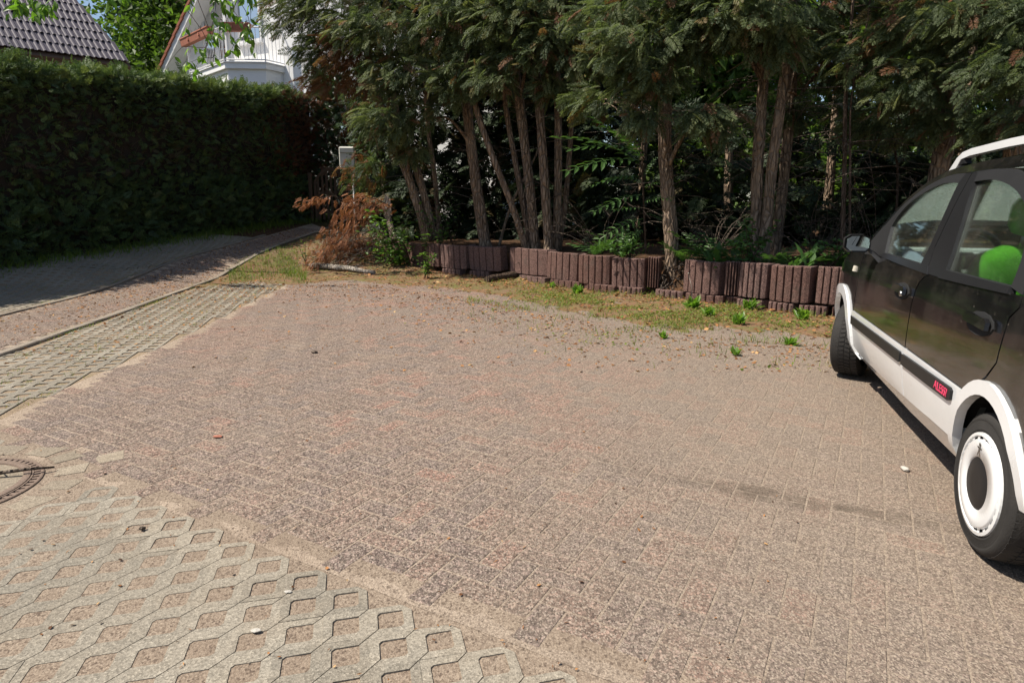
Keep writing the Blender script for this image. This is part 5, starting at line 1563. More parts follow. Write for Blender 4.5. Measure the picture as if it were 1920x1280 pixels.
for s_ in (1, -1):
    def q(t, z, o): return hp(TM + s_ * (t - TM), o, z)
    a0 = np.array([TLf, ZE]) - sl * .75; a1 = np.array([TM, ZA])
    P = [q(*(a0 + nn_ * k), o) for o in (e_, -8.2) for k in (.02, .22)] + [q(*(a1 + nn_ * k), o) for o in (e_, -8.2) for k in (.02, .22)]
    m2 = MB(); m2.add(P, [(0, 1, 3, 2), (4, 6, 7, 5), (0, 4, 5, 1), (2, 3, 7, 6), (0, 2, 6, 4), (1, 5, 7, 3)]); ro_ = m2.build('roof', MT['roofwhite'], house)
    # verge tiles along the edge
    Lr = np.linalg.norm(a1 - a0); k_ = int(Lr / .33)
    for i in range(k_):
        b0 = a0 + (a1 - a0) * (i / k_); b1 = a0 + (a1 - a0) * ((i + 1.15) / k_)
        P = []
        for bb, lift in ((b0, .03), (b1, .0)):
            for o in (e_ + .05, e_ - .30):
                for k in (.19 + lift, .27 + lift): P.append(q(*(bb + nn_ * k), o))
            P += []
        mm = MB(); mm.add(P, [(0, 1, 3, 2), (4, 6, 7, 5), (0, 4, 5, 1), (2, 3, 7, 6), (0, 2, 6, 4), (1, 5, 7, 3)]); mm.build('verge_tile', MT['redtile'], ro_)
    m2 = MB(); P = [q(*(a0 + nn_ * k), o) for o in (e_ - .3, -8.2) for k in (.225, .28)] + [q(*(a1 + nn_ * k), o) for o in (e_ - .3, -8.2) for k in (.225, .28)]
    m2.add(P, [(0, 1, 3, 2), (4, 6, 7, 5), (0, 4, 5, 1), (2, 3, 7, 6), (0, 2, 6, 4), (1, 5, 7, 3)]); m2.build('tile_surface', MT['redtile'], ro_)
# balcony: chamfered bay
bay = [(-2.75, 0), (-2.5, .5), (0., 1.25), (1.0, .66), (1.05, 0)]
m = MB()
def bay_prism(m, z0, z1, k=1.0):
    n_ = len(bay); P = [hp(t * k, o * k, z0) for t, o in bay] + [hp(t * k, o * k, z1) for t, o in bay]
    m.add(P, [list(range(n_)), list(range(n_, 2 * n_))] + [[i, (i + 1) % n_, n_ + (i + 1) % n_, n_ + i] for i in range(n_)])
bay_prism(m, 0, ZS - .16, .96); m.build('bay_wall', MT['render'], house)
m = MB(); bay_prism(m, ZS - .16, ZS, 1.03); slab_ = m.build('balcony_slab', MT['render'], house)
m = MB(); bay_prism(m, ZS + .002, ZS + .03, 1.06); m.build('slab_edge', MT['railing'], house)
rail = bpy.data.objects.new('balcony_railing', None); rail.empty_display_size = .1; put(rail, house)
Lb = [hp(t * 1.03, o * 1.03, 0) for t, o in bay]
m = MB(); m.tube([p_ * np.array([1, 1, 0]) + UPV * (ZS + .98) for p_ in Lb], .022, 6, smooth=False); m.build('handrail', MT['railing'], rail)
m = MB(); m.tube([p_ * np.array([1, 1, 0]) + UPV * (ZS + .09) for p_ in Lb], .018, 6, smooth=False); m.build('bottom_rail', MT['railing'], rail)
for i in range(4):
    a_, b_ = Lb[i], Lb[i + 1]; L_ = np.linalg.norm((b_ - a_)[:2]); k_ = max(2, int(L_ / .115))
    for k in range(k_ + 1):
        p_ = a_ + (b_ - a_) * k / k_
        m = MB(); post = k == 0 or (i == 1 and k == k_ // 2)
        m.tube([(p_[0], p_[1], ZS + (.0 if post else .09)), (p_[0], p_[1], ZS + .98)], .02 if post else .008, 5, smooth=False); m.build('baluster', MT['railing'], rail)
# corner post to the roof, door and window
m = MB(); hbox(m, -.02, .12, 1.05, 1.20, ZS, ZS + 3.2); m.build('balcony_post', MT['railing'], house)
def opening(t0, t1, z0, z1, name, mull, label=None):
    m = MB(); f = .07
    for a0, a1, b0, b1 in ((t0, t1, z0, z0 + f), (t0, t1, z1 - f, z1), (t0, t0 + f, z0 + f, z1 - f), (t1 - f, t1, z0 + f, z1 - f)): hbox(m, a0, a1, .004, .06, b0, b1)
    for k in mull: hbox(m, k - .05, k + .05, .004, .065, z0 + f, z1 - f)
    o = m.build(name, MT['railing'], house)
    ks = [t0 + f] + list(mull) + [t1 - f]
    for a0, a1 in zip(ks[:-1], ks[1:]):
        m = MB(); hbox(m, a0 + .04, a1 - .04, .012, .022, z0 + f, z1 - f); m.build('pane', MT['winglass'], o)
    m = MB(); hbox(m, t0 + f, t1 - f, .002, .010, z0 + f, z1 - f); m.build('room_backing', simple('room_backing', (.30, .32, .32), .9), o)  # grey sheet standing for the dim room behind the panes
opening(-2.4, -1.15, ZS + .03, ZS + 2.25, 'balcony_door', [-1.78])
opening(-.75, .25, ZS + .85, ZS + 2.25, 'window', [])
m = MB(); hbox(m, -.8, .3, .0, .12, ZS + .78, ZS + .84); m.build('window_sill', MT['railing'], house)
m = MB(); hbox(m, 3.2, 4.4, .004, .05, ZS - 3.0, ZS - 1.7); m.build('window', MT['winglass'], house)
# flower boxes hang on the railing
def flowerbox(a_, b_, label):
    a_, b_ = np.array(a_), np.array(b_); d = b_ - a_; L_ = np.linalg.norm(d); d = d / L_; n_ = np.array([d[1], -d[0], 0])
    if n_ @ HN < 0: n_ = -n_
    root = empty('flower_box', tuple((a_ + b_) / 2), label, 'flower box', 'terracotta flower boxes on the balcony railing')
    m = MB()
    def bx(t0, t1, o0, o1, z0, z1, fl=0):
        P = []
        for t in (t0, t1):
            for o, z in ((o0 + fl, z0), (o0, z1), (o1 - fl, z0), (o1, z1)): P.append(a_ + d * t + n_ * o + UPV * z)
        m.add(P, [(0, 1, 3, 2), (4, 6, 7, 5), (0, 4, 5, 1), (2, 3, 7, 6), (0, 2, 6, 4), (1, 5, 7, 3)])
    bx(0, L_, .03, .24, -.02, .17, .03); bx(-.02, L_ + .02, .015, .255, .17, .205)
    m.build('box_body', MT['terracotta'], root)
    m = MB(); bx(.03, L_ - .03, .05, .22, .207, .215); m.build('potting_soil', MT['dark'], root)
    m = MB()
    for k in range(2):
        t = L_ * (.3 + .4 * k); bx(t - .05, t + .05, .245, .262, .03, .12); 
    for k in range(2):
        mm = MB(); t = L_ * (.3 + .4 * k)
        P = [a_ + d * (t + .05 * math.cos(2 * math.pi * i / 10)) + n_ * q_ + UPV * (.085 + .05 * math.sin(2 * math.pi * i / 10)) for q_ in (.225, .252) for i in range(10)]
        mm.add(P, [list(range(10, 20))] + [[i, (i + 1) % 10, 10 + (i + 1) % 10, 10 + i] for i in range(10)]); mm.build('rosette', MT['terracotta'], root)
    mm = MB()
    for k in range(46):
        b = a_ + d * random.uniform(.04, L_ - .04) + n_ * random.uniform(.07, .2) + UPV * .21; e = b + np.array([random.uniform(-.05, .05), random.uniform(-.05, .05), random.uniform(.06, .16)])
        mm.tube([b, e], [.005, .002], 3, cap=False)
    mm.build('dry_stalks', MT['deadwood'], root, kind='stuff')
q0, q1, q2, q3, q4 = [p_ * np.array([1, 1, 0]) + UPV * (ZS + .84) for p_ in Lb]
flowerbox(q1 + (q2 - q1) * .02 , q1 + (q2 - q1) * .82, 'long terracotta flower box on the left side of the white balcony railing')
flowerbox(q2 + (q3 - q2) * .10, q2 + (q3 - q2) * .72, 'shorter terracotta flower box right of the balcony corner post')

# ------------------------------------------------------------------ garden gate, letterbox, cone and low wall at the end of the path
def zg(x, y): return float(terr(x, y))
g0, g1 = at(592, 400, 17.6), at(655, 400, 17.9)
gzb = zg(-4.9, 17.7); gd = norm(g1[:2] - g0[:2]); gw = float(np.linalg.norm(g1[:2] - g0[:2])); gtop = at(622, 313, 17.7)[2]; gside = at(592, 340, 17.6)[2]
gate = empty('garden_gate', ((g0[0] + g1[0]) / 2, (g0[1] + g1[1]) / 2, gzb), 'low brown wooden garden gate with an arched top rail and vertical slats', 'gate')
gn_ = np.array([gd[1], -gd[0]])
def gp(t, o, z): return (g0[0] + gd[0] * t * gw + gn_[0] * o, g0[1] + gd[1] * t * gw + gn_[1] * o, z)
def gtopz(t): return gside + (gtop - gside) * (1 - (2 * t - 1) ** 2)
def gbox(m, t0, t1, o0, o1, zb, zf0, zf1):
    m.add([gp(t0, o0, zb), gp(t1, o0, zb), gp(t1, o1, zb), gp(t0, o1, zb), gp(t0, o0, zf0), gp(t1, o0, zf1), gp(t1, o1, zf1), gp(t0, o1, zf0)], [(3, 2, 1, 0), (4, 5, 6, 7), (0, 1, 5, 4), (1, 2, 6, 5), (2, 3, 7, 6), (3, 0, 4, 7)])
for k in range(7):
    t = .12 + .76 * k / 6; m = MB(); gbox(m, t - .035, t + .035, .0, .022, gzb + .06, gtopz(t) - .06, gtopz(t) - .06); m.build('slat', MT['gatewood'], gate)
for t in (.03, .97): m = MB(); gbox(m, t - .04, t + .04, -.02, .03, gzb + .04, gtopz(t) - .02, gtopz(t) - .02); m.build('stile', MT['gatewood'], gate)
m = MB(); N = 12
V = []
for k in range(N + 1):
    t = k / N; V += [gp(t, -.02, gtopz(t) - .10), gp(t, .035, gtopz(t) - .10), gp(t, .035, gtopz(t)), gp(t, -.02, gtopz(t))]
m.add(V, [(k * 4 + i, k * 4 + (i + 1) % 4, k * 4 + 4 + (i + 1) % 4, k * 4 + 4 + i) for k in range(N) for i in range(4)] + [(0, 1, 2, 3), (N * 4, N * 4 + 1, N * 4 + 2, N * 4 + 3)])
m.build('arched_rail', MT['gatewood'], gate)
for zc in (.22, .75): m = MB(); gbox(m, .07, .93, -.022, -.002, gzb + zc, gzb + zc + .08, gzb + zc + .08); m.build('cross_rail', MT['gatewood'], gate)
for t, nm in ((-.10, 'left'), (1.10, 'right')):
    m = MB(); x, y, _ = gp(t, 0, 0); m.box((x, y, gzb + .62), (.10, .10, 1.36), bev=.01); o = m.build('gate_post', MT['gatewood']); tag(o, 'dark square wooden gate post %s' % ('against the hedge end' if nm == 'left' else 'beside the letterbox stand'), 'gate post', 'posts carrying the garden gate')

lx, ly, lz = at(651, 296, 15.5); zb = zg(lx, ly)
lb = empty('letterbox', (lx, ly, zb), 'cream enamel letterbox on a white tube post by the garden gate', 'letterbox')
a_ = R(8); Rz = Matrix.Rotation(a_, 3, 'Z')
def lbx(m, c, d, bev=0): 
    p = Rz @ Vector(c); m.box((lx + p.x, ly + p.y, lz + p.z), d, Rz, bev=bev)
m = MB(); m.tube([(lx + .10, ly + .06, zb - .1), (lx + .10, ly + .06, lz - .1)], .022, 8); m.build('post', MT['railing'], lb)
m = MB(); lbx(m, (0, 0, 0), (.36, .13, .50), .03); body = m.build('box_body', MT['mailbox'], lb)
m = MB(); lbx(m, (0, -.072, .165), (.33, .022, .12), .008); fl_ = m.build('slot_flap', MT['mailbox'], lb)
m = MB(); lbx(m, (0, -.068, -.04), (.33, .014, .27), .006); door_ = m.build('box_door', MT['mailbox'], lb)
m = MB(); lbx(m, (0, -.080, .112), (.31, .012, .008)); m.build('slot', MT['ink'], fl_)
m = MB(); lbx(m, (.09, -.0775, .07), (.075, .006, .022)); m.build('name_plate', MT['ink'], door_)
m = MB(); lbx(m, (.11, -.0775, -.005), (.06, .006, .014)); m.build('name_plate', MT['ink'], door_)
m = MB(); lbx(m, (0, -.0775, .02), (.014, .008, .018)); m.build('keyhole', MT['ink'], door_)
m = MB()
def lpt(x, z): p = Rz @ Vector((x, -.0785, z)); return (lx + p.x, ly + p.y, lz + p.z)
m.tube([lpt(-.045 + .03 * math.cos(q), -.075 + .025 * math.sin(q)) for q in np.linspace(.5, 6.0, 14)], .006, 4)
m.tube([lpt(-.02, -.06), lpt(.01, -.08), lpt(.045, -.05)], [.005, .006, .011], 4); m.tube([lpt(-.05, -.045), lpt(-.02, -.10), lpt(.03, -.105)], .005, 4); m.tube([lpt(-.02, -.135), lpt(.02, -.135)], .004, 4)
m.build('posthorn_emblem', MT['terracotta'], door_)

cx, cy, cz = at(683, 338, 18.3); zb = zg(cx, cy)
cone = empty('traffic_cone', (cx, cy, zb), 'faded orange traffic cone standing in front of the low white wall', 'traffic cone')
m = MB(); hh = cz - zb
m.tube([(cx, cy, zb + .03), (cx, cy, zb + .05), (cx, cy, cz - .02), (cx, cy, cz)], [.18 * hh + .02, .165 * hh, .032, .022], 20); m.build('cone_body', MT['orange'], cone)
m = MB(); m.box((cx, cy, zb + .015), (.42, .42, .04), bev=.012); m.build('cone_base', MT['orange'], cone)

w0, w1 = at(652, 340, 19.3), at(736, 338, 18.9)
lw = empty('garden_wall', tuple((w0 + w1) / 2 * np.array([1, 1, 0]) + np.array([0, 0, zg(-4, 19)])), 'low white rendered garden wall behind the orange cone', 'wall')
dw = norm(np.array([*(w1 - w0)[:2], 0])); nw = np.array([dw[1], -dw[0], 0])
m = MB(); P = []
for p in (w0 - dw * .2, w1 + dw * 1.0):
    for o in (0, -.25):
        for z in (.2, w0[2]): P.append((p[0] + nw[0] * o, p[1] + nw[1] * o, z))
m.add(P, [(0, 1, 3, 2), (4, 6, 7, 5), (0, 4, 5, 1), (2, 3, 7, 6), (0, 2, 6, 4), (1, 5, 7, 3)]); m.build('wall_body', MT['render'], lw)
m = MB(); P = []
for p in (w0 - dw * .22, w1 + dw * 1.02):
    for o in (.03, -.28):
        for z in (w0[2] + .002, w0[2] + .05): P.append((p[0] + nw[0] * o, p[1] + nw[1] * o, z))
m.add(P, [(0, 1, 3, 2), (4, 6, 7, 5), (0, 4, 5, 1), (2, 3, 7, 6), (0, 2, 6, 4), (1, 5, 7, 3)]); m.build('wall_cap', MT['kerb'], lw)

# ------------------------------------------------------------------ brush pile
def vz(x, y): return float(verge_z(np.array([x]), np.array([y]))[0])
def dead_branch(pts, r, n, label, size=(.10, .20), spread=.12, tint=(.5, .2), from_t=.1, to_t=1.0, mat='dead', group='dead conifer branches on the brush pile', fork=4):
    n = int(n * .62); path = bez(pts, 8); root = empty('dead_branch', tuple(path[0]), label, 'branch', group)
    m = MB(); m.tube(path, np.linspace(r, r * .25, len(path)), 6, jit=.12)
    sub = []
    for _ in range(fork * 3):
        k = random.randint(int(len(path) * .25), len(path) - 2); b = path[k]; ax = norm(path[k + 1] - path[k]); e = b + ax * random.uniform(.12, .35) + np.array([random.uniform(-.2, .2), random.uniform(-.2, .2), random.uniform(-.18, .14)])
        m.tube([b, (b + e) / 2, e], [r * .35, r * .25, r * .1], 4, cap=False); sub.append((b, e))
    m.build('stem', MT['deadwood'], root)
    k = rng.integers(int(len(path) * from_t), max(int(len(path) * to_t) - 1, int(len(path) * from_t) + 1), n)
    P = np.array(path); pos = P[k] + rng.normal(0, spread, (n, 3)) * np.array([1, 1, .7])
    d = norm(P[np.minimum(k + 1, len(P) - 1)] - P[k]) + rng.normal(0, .38, (n, 3)) + np.array([0, 0, -.45])
    multi_scatter('needles', SPR, pos, d, rng.normal(0, .6, (n, 3)) + np.array([0, 0, 1.]), rng.uniform(*size, n), np.clip(rng.normal(*tint, n), 0, 1), MT[mat], root)
    return root
Yp = 12.4
dead_branch([at(705, 378, 12.6), at(670, 415, 12.3), at(625, 462, 12.0), at(580, 497, 11.85)], .018, 300, 'long rusty dead branch sloping down the left side of the pile to the ground', spread=.10)
dead_branch([at(715, 385, 12.8), at(680, 395, 12.5), at(640, 420, 12.3), at(606, 470, 12.2)], .015, 260, 'rusty dead conifer branch draped over the top of the brush pile', spread=.13, tint=(.55, .2))
dead_branch([at(650, 385, 12.9), at(628, 368, 12.7), at(600, 372, 12.5), at(570, 380, 12.4)], .012, 80, 'dead branch sticking out left in front of the gate with an orange tip', spread=.06, size=(.10, .18), from_t=.55, tint=(.75, .15))
dead_branch([at(740, 392, 12.9), at(700, 372, 12.6), at(660, 378, 12.5), at(630, 400, 12.4)], .014, 170, 'straw coloured dead branch along the top of the pile', tint=(.85, .12), spread=.10)
dead_branch([at(680, 425, 12.3), at(660, 450, 12.1), at(640, 470, 12.0), at(628, 490, 11.9)], .012, 60, 'brown branch hanging down the front of the pile beside the laurel leaves', tint=(.25, .15), spread=.10)
bp = empty('brush_pile', (-2.85, 13.0, vz(-2.85, 13.0)), 'heap of tangled dry twigs and garden cuttings under the rusty branches', 'brush pile')
m = MB()
for _ in range(260):
    x, y = -2.85 + random.gauss(0, .45), 12.95 + random.gauss(0, .40); z = vz(x, y) + random.uniform(.0, .55) * math.exp(-((x + 2.85) ** 2 + (y - 13) ** 2) / .35)
    th_ = random.uniform(0, 6.28); l = random.uniform(.15, .5); a = np.array([x, y, z]); b = a + np.array([math.cos(th_) * l, math.sin(th_) * l, random.uniform(-.18, .14)])
    m.tube([a, (a + b) / 2 + np.array([0, 0, .03]), b], [.007, .005, .003], 4, cap=False)
m.build('twigs', MT['deadwood'], bp, kind='stuff')
m = MB()
for _ in range(150):
    x, y = -3.0 + random.gauss(0, .42), 12.8 + random.gauss(0, .36); z = vz(x, y) + random.uniform(.02, .62) * math.exp(-((x + 3.0) ** 2 + (y - 13) ** 2) / .4)
    th_ = random.gauss(math.pi * .95, .7); l = random.uniform(.2, .65); a = np.array([x, y, z]); b = a + np.array([math.cos(th_) * l, -abs(math.sin(th_)) * l, random.uniform(-.22, .10)])
    m.tube([a, (a + b) / 2 + np.array([0, 0, .05]), b], [.007, .005, .003], 4, cap=False)
m.build('dry_stalks', MT['birch'], bp, kind='stuff')
n = 520; x = -3.25 + rng.normal(0, .32, n); y = 13.0 + rng.normal(0, .36, n); z = verge_z(x, y) + rng.uniform(0, .30, n) * np.exp(-((x + 3.25) ** 2 + (y - 13) ** 2) / .4)
multi_scatter('dry_cuttings', SPR, np.c_[x, y, z], rng.normal(0, 1, (n, 3)) * np.array([1, 1, .22]) - np.array([0, 0, .15]), rng.normal(0, .6, (n, 3)) + np.array([0, 0, 1.]), rng.uniform(.08, .2, n), np.clip(rng.normal(.45, .35, n), 0, 1), MT['dead'], bp, 'stuff')
# boards / stumps on the pile
m = MB(); a, b = at(727, 405, 12.6), at(739, 452, 12.3); m.tube([b, (a + b) / 2, a], [.07, .065, .06], 10, jit=.04, smooth=False)
tag(m.build('stump', MT['deadwood']), 'short grey tree stump standing upright on the right of the brush pile', 'stump')
m = MB(); a, b = at(643, 386, 12.7), at(672, 386, 12.7); m.tube([a, b], [.05, .05], 10, smooth=False); tag(m.build('log', MT['deadwood']), 'short dark log end lying on top of the brush pile', 'log')
m = MB(); a = at(722, 364, 13.0); m.add([a + np.array(q) for q in ((0, 0, 0), (.10, 0, -.09), (.12, .02, -.42), (-.05, .02, -.42), (0, .04, 0), (.10, .04, -.09), (.12, .06, -.42), (-.05, .06, -.42))], [(0, 1, 2, 3), (7, 6, 5, 4), (0, 4, 5, 1), (1, 5, 6, 2), (2, 6, 7, 3), (3, 7, 4, 0)])
tag(m.build('split_board', MT['birch']), 'pale pointed split board sticking up behind the brush pile', 'board')
lg0, lg1 = at(583, 494, 12.1), at(703, 512, 11.4)
x0, y0, x1, y1 = lg0[0], 12.1, lg1[0], 11.35
m = MB(); pth = [(x0 + (x1 - x0) * t, y0 + (y1 - y0) * t, vz(x0 + (x1 - x0) * t, y0 + (y1 - y0) * t) + .045 + .02 * math.sin(t * 4)) for t in np.linspace(0, 1, 8)]
m.tube(pth, np.linspace(.062, .040, 8), 9, jit=.08); pole = m.build('fallen_pole', MT['birch']); tag(pole, 'long pale barkless pole lying on the litter in front of the brush pile', 'pole')
m = MB(); pth = [np.array((-.42, 10.25, vz(-.42, 10.25) + .04)), np.array((-.2, 10.5, vz(-.2, 10.5) + .07)), np.array((.10, 10.72, vz(.10, 10.72) + .05))]
m.tube(bez(pth, 4), .055, 8, jit=.2); tag(m.build('log', MT['bark2']), 'dark rotten log piece at the foot of the soil slump between planter stones', 'log')
m = MB()
for _ in range(50):
    x, y = .38 + random.gauss(0, .10), 10.72 + random.gauss(0, .10); z = vz(x, y) + random.uniform(0, .30)
    a = np.array([x, y, z]); b = a + np.array([random.uniform(-.16, .12), random.uniform(-.2, .05), random.uniform(-.22, .02)]); m.tube([a, (a + b) / 2 + np.array([0, -.02, .03]), b], [.008, .006, .003], 4, cap=False)
tag(m.build('exposed_roots', MT['deadwood']), 'tangle of exposed roots and soil in the gap between two planter stones', 'roots', kind='stuff')

# ------------------------------------------------------------------ leafy plants
LF = [leaf_quad(1, .62, .12), leaf_quad(1, .5, .2)]
PIN = [pinnate_template(8, 1.0, .26, .30, .30), pinnate_template(9, 1.0, .24, .28, .45), pinnate_template(7, 1.0, .27, .32, .2)]
def stems_plant(name, base, tips, label, cat, group=None, leafn=14, lsize=(.06, .10), mat='leaf', tint=(.5, .2), r=.006, temps=None, spread=.05, from_=.25):
    root = empty(name, tuple(base), label, cat, group); m = MB(); P, D = [], []
    for tip in tips:
        b = np.array(base) + np.array([random.uniform(-.05, .05), random.uniform(-.05, .05), 0]); tip = np.array(tip); mid = (b + tip) / 2 + np.array([random.uniform(-.06, .06), random.uniform(-.06, .06), .06])
        pt = bez([b, mid, tip], 6); m.tube(pt, np.linspace(r, r * .35, len(pt)), 4, cap=False)
        for _ in range(leafn):
            k = random.randint(int(len(pt) * from_), len(pt) - 1); P.append(pt[k] + rng.normal(0, spread * .4, 3)); a = random.uniform(0, 6.28); D.append((math.cos(a), math.sin(a), random.uniform(-.5, .5)))
    m.build('stems', MT['bark2'], root)
    n_ = len(P); multi_scatter('leaves', temps or LF, np.array(P), np.array(D), rng.normal(0, .5, (n_, 3)) + np.array([0, 0, 1.]), rng.uniform(*lsize, n_), np.clip(rng.normal(*tint, n_), 0, 1), MT[mat], root)
    return root
# laurel-like shrub beside the pile, in sun
b = np.array([-2.0, 12.15, vz(-2.0, 12.15)])
stems_plant('laurel_shrub', b, [at(px, py, 12.0 + random.uniform(-.25, .25)) for px, py in [(690, 400), (715, 410), (700, 440), (730, 470), (680, 425), (745, 440), (720, 490), (760, 395), (745, 405), (705, 460), (740, 480), (690, 470)]], 'bright green glossy leaved shrub growing out of the right side of the brush pile', 'shrub', leafn=36, lsize=(.07, .13), tint=(.62, .2), spread=.16)
b = np.array([-1.35, 12.0, gz(-1.35, 12.0)])
stems_plant('ivy_shrub', b, [at(px, py, 11.75 + random.uniform(-.2, .2)) for px, py in [(790, 380), (770, 400), (805, 420), (820, 440), (780, 440), (800, 470), (770, 460), (815, 400), (795, 500), (840, 430)]], 'dull green leafy climber at the foot of the two leaning stems', 'shrub', leafn=15, lsize=(.06, .11), tint=(.4, .2), spread=.10)
b = np.array([-1.2, 12.6, gz(-1.2, 12.6)])
stems_plant('undergrowth_bush', b, [at(px, py, 12.5 + random.uniform(-.3, .3)) for px, py in [(830, 330), (845, 370), (810, 340), (860, 400), (835, 420), (800, 300)]], 'loose dark leafed bush between the leaning stems and the bent trunk', 'shrub', leafn=15, lsize=(.06, .10), mat='herb', tint=(.3, .2), spread=.12)
# tall pinnate sapling
sx, sy = at(1212, 470, 9.1)[:2]
sap = empty('pinnate_sapling', (sx, sy, gz(sx, sy)), 'slender sapling with large drooping pinnate leaves left of the straight thick trunk', 'sapling')
m = MB(); st_ = bez([at(1211, 475, 9.1), at(1207, 380, 9.1), at(1204, 280, 9.1), at(1203, 165, 9.15)], 6); m.tube(st_, np.linspace(.016, .008, len(st_)), 6)
st2 = bez([at(1208, 300, 9.1), at(1180, 230, 9.05), at(1152, 150, 9.0)], 6); m.tube(st2, np.linspace(.010, .005, len(st2)), 5); m.build('stem', MT['bark2'], sap)
spec = [((1195, 300), (1088, 300)), ((1192, 285), (1100, 255)), ((1195, 290), (1130, 225)), ((1200, 310), (1100, 225)), ((1198, 330), (1125, 340)), ((1200, 340), (1150, 330)), ((1203, 300), (1175, 235)), ((1205, 350), (1235, 350)), ((1205, 365), (1130, 385)), ((1206, 380), (1240, 370)), ((1205, 390), (1160, 400)), ((1208, 400), (1235, 415)), ((1206, 330), (1225, 300)), ((1206, 410), (1140, 440)), ((1206, 430), (1185, 455))]
P, D, S_ = [], [], []
for (a, b) in spec:
    A = at(*a, 9.08); B = at(*b, 8.9 + random.uniform(-.25, .25)); v = B - A; P.append(A); D.append(v + np.array([0, 0, .12])); S_.append(np.linalg.norm(v) * 1.1)
multi_scatter('pinnate_leaves', PIN, np.array(P), np.array(D), np.tile([0, -.35, 1.], (len(P), 1)) + rng.normal(0, .15, (len(P), 3)), np.array(S_), np.clip(rng.normal(.5, .18, len(P)), 0, 1), MT['herb'], sap)
# thin bare saplings near the car
for pts, Y, r0, lb in (([(1582, 470), (1583, 330), (1586, 180), (1598, 20)], 8.0, .032, 'thin grey young trunk just left of the black car'), ([(1598, 470), (1594, 330), (1597, 180), (1628, 30)], 7.9, .016, 'slim pale brown sapling stem beside the thin grey trunk'),
                       ([(1690, 380), (1683, 320), (1668, 250), (1665, 150)], 8.6, .018, 'slim crooked sapling behind the windscreen of the black car')):
    A = at(*pts[0], Y); r_ = empty('sapling', (A[0], A[1], gz(A[0], A[1])), lb, 'sapling', 'thin saplings near the car')
    path = bez([(A[0], A[1], gz(A[0], A[1]) - .1)] + [at(*q, Y) for q in pts[1:]] + [at(pts[-1][0] + 8, -120, Y)], 6); m = MB(); m.tube(path, np.linspace(r0, r0 * .5, len(path)), 8, jit=.06); m.build('stem', MT['bark2'], r_)
    dead_twigs(r_, path, 16, A[2] + .2, 4.5, (.4, 1.1))
# bare twiggy thicket
for (px, py, Y), lb in (((1530, 440, 8.6), 'bare twiggy bush between the rough stems and the thin saplings'), ((1340, 450, 9.3), 'bare twiggy bush right of the straight thick trunk'), ((1130, 445, 10.2), 'bare twiggy bush left of the pinnate sapling'), ((1650, 430, 8.4), 'bare twiggy bush behind the bonnet of the car')):
    b = at(px, py, Y); b[2] = gz(b[0], b[1]); r_ = empty('bare_bush', tuple(b), lb, 'bush', 'bare twiggy bushes under the conifers'); m = MB()
    for _ in range(26):
        th_ = random.uniform(0, 6.28); l = random.uniform(.5, 1.5); e = b + np.array([math.cos(th_) * l * .75, math.sin(th_) * l * .5, l * random.uniform(.25, .95)]); mid = (b + e) / 2 + np.array([random.uniform(-.1, .1), 0, .12])
        m.tube(bez([b, mid, e], 3), np.linspace(.008, .0025, 7), 3, cap=False)
        for _k in range(3):
            q = mid + (e - mid) * random.uniform(.1, .9); m.tube([q, q + np.array([random.uniform(-.22, .22), random.uniform(-.15, .15), random.uniform(-.05, .22)])], [.004, .0015], 3, cap=False)
    m.build('twigs', MT['deadwood'], r_, kind='stuff')

def lobed_leaf(L, W, seed):
    rnd = random.Random(seed); n_ = 7; V = [(0, 0, 0)]; F = []; pts = []
    for i in range(n_ + 1):
        t = i / n_; w = W * (math.sin(math.pi * min(1, t * .92 + .04)) ** .8) * (.6 + .4 * t); pts.append((t * L, w * (1 if i % 2 else .55), .45 * L * t * (1 - .75 * t)))
    V = []
    for x, w, z in pts: V += [(x, w, z - .1 * w), (x, 0, z + .0), (x, -w, z - .1 * w)]
    for i in range(n_):
        a = i * 3; F += [(a, a + 1, a + 4), (a, a + 4, a + 3), (a + 1, a + 2, a + 5), (a + 1, a + 5, a + 4)]
    return np.array(V), np.array(F)
LOB = [lobed_leaf(1, .15, k) for k in range(2)]
GRS = [(np.array([(0, -.035, 0), (0, .035, 0), (.45, .03, .12), (.45, -.03, .12), (1, 0, .05)]), np.array([(0, 1, 2), (0, 2, 3), (3, 2, 4)]))]
def rosette(name, x, y, z, n, size, label, cat, group=None, mat='herb', temps=None, tint=(.5, .18), rise=(.35, 1.3), stalk=False):
    root = empty(name, (x, y, z), label, cat, group); th_ = rng.uniform(0, 6.283, n)
    d = np.c_[np.cos(th_), np.sin(th_), rng.uniform(*rise, n)]
    multi_scatter('leaves', temps or LOB, np.c_[np.full(n, x), np.full(n, y), np.full(n, z)] + rng.normal(0, size * .16, (n, 3)) * np.array([1, 1, .15]), d, np.tile([0, 0, 1.], (n, 1)) + rng.normal(0, .2, (n, 3)), rng.uniform(size * .4, size * 1.2, n), np.clip(rng.normal(*tint, n), 0, 1), MT[mat], root)
    if stalk:
        m = MB(); m.tube([(x, y, z), (x - .02, y, z + stalk * .6), (x - .07, y, z + stalk)], [.005, .004, .003], 4); m.box((x - .07, y, z + stalk), (.02, .02, .02), bev=.006); m.build('flower_stalk', MT['birch'], root)
    return root
def on_bed(px, Y): p = at(px, 480, Y); return p[0], p[1], gz(p[0], p[1])
rosette('wild_lettuce', *on_bed(1495, 7.62), 16, .40, 'large lobed leaved weed on the bed above the planter stones left of the car', 'weed', tint=(.35, .15))
rosette('broad_weed', *on_bed(1335, 8.35), 14, .34, 'broad leaved weed hanging over the planter stone right of the root ball', 'weed', tint=(.55, .15), rise=(-.1, .9))
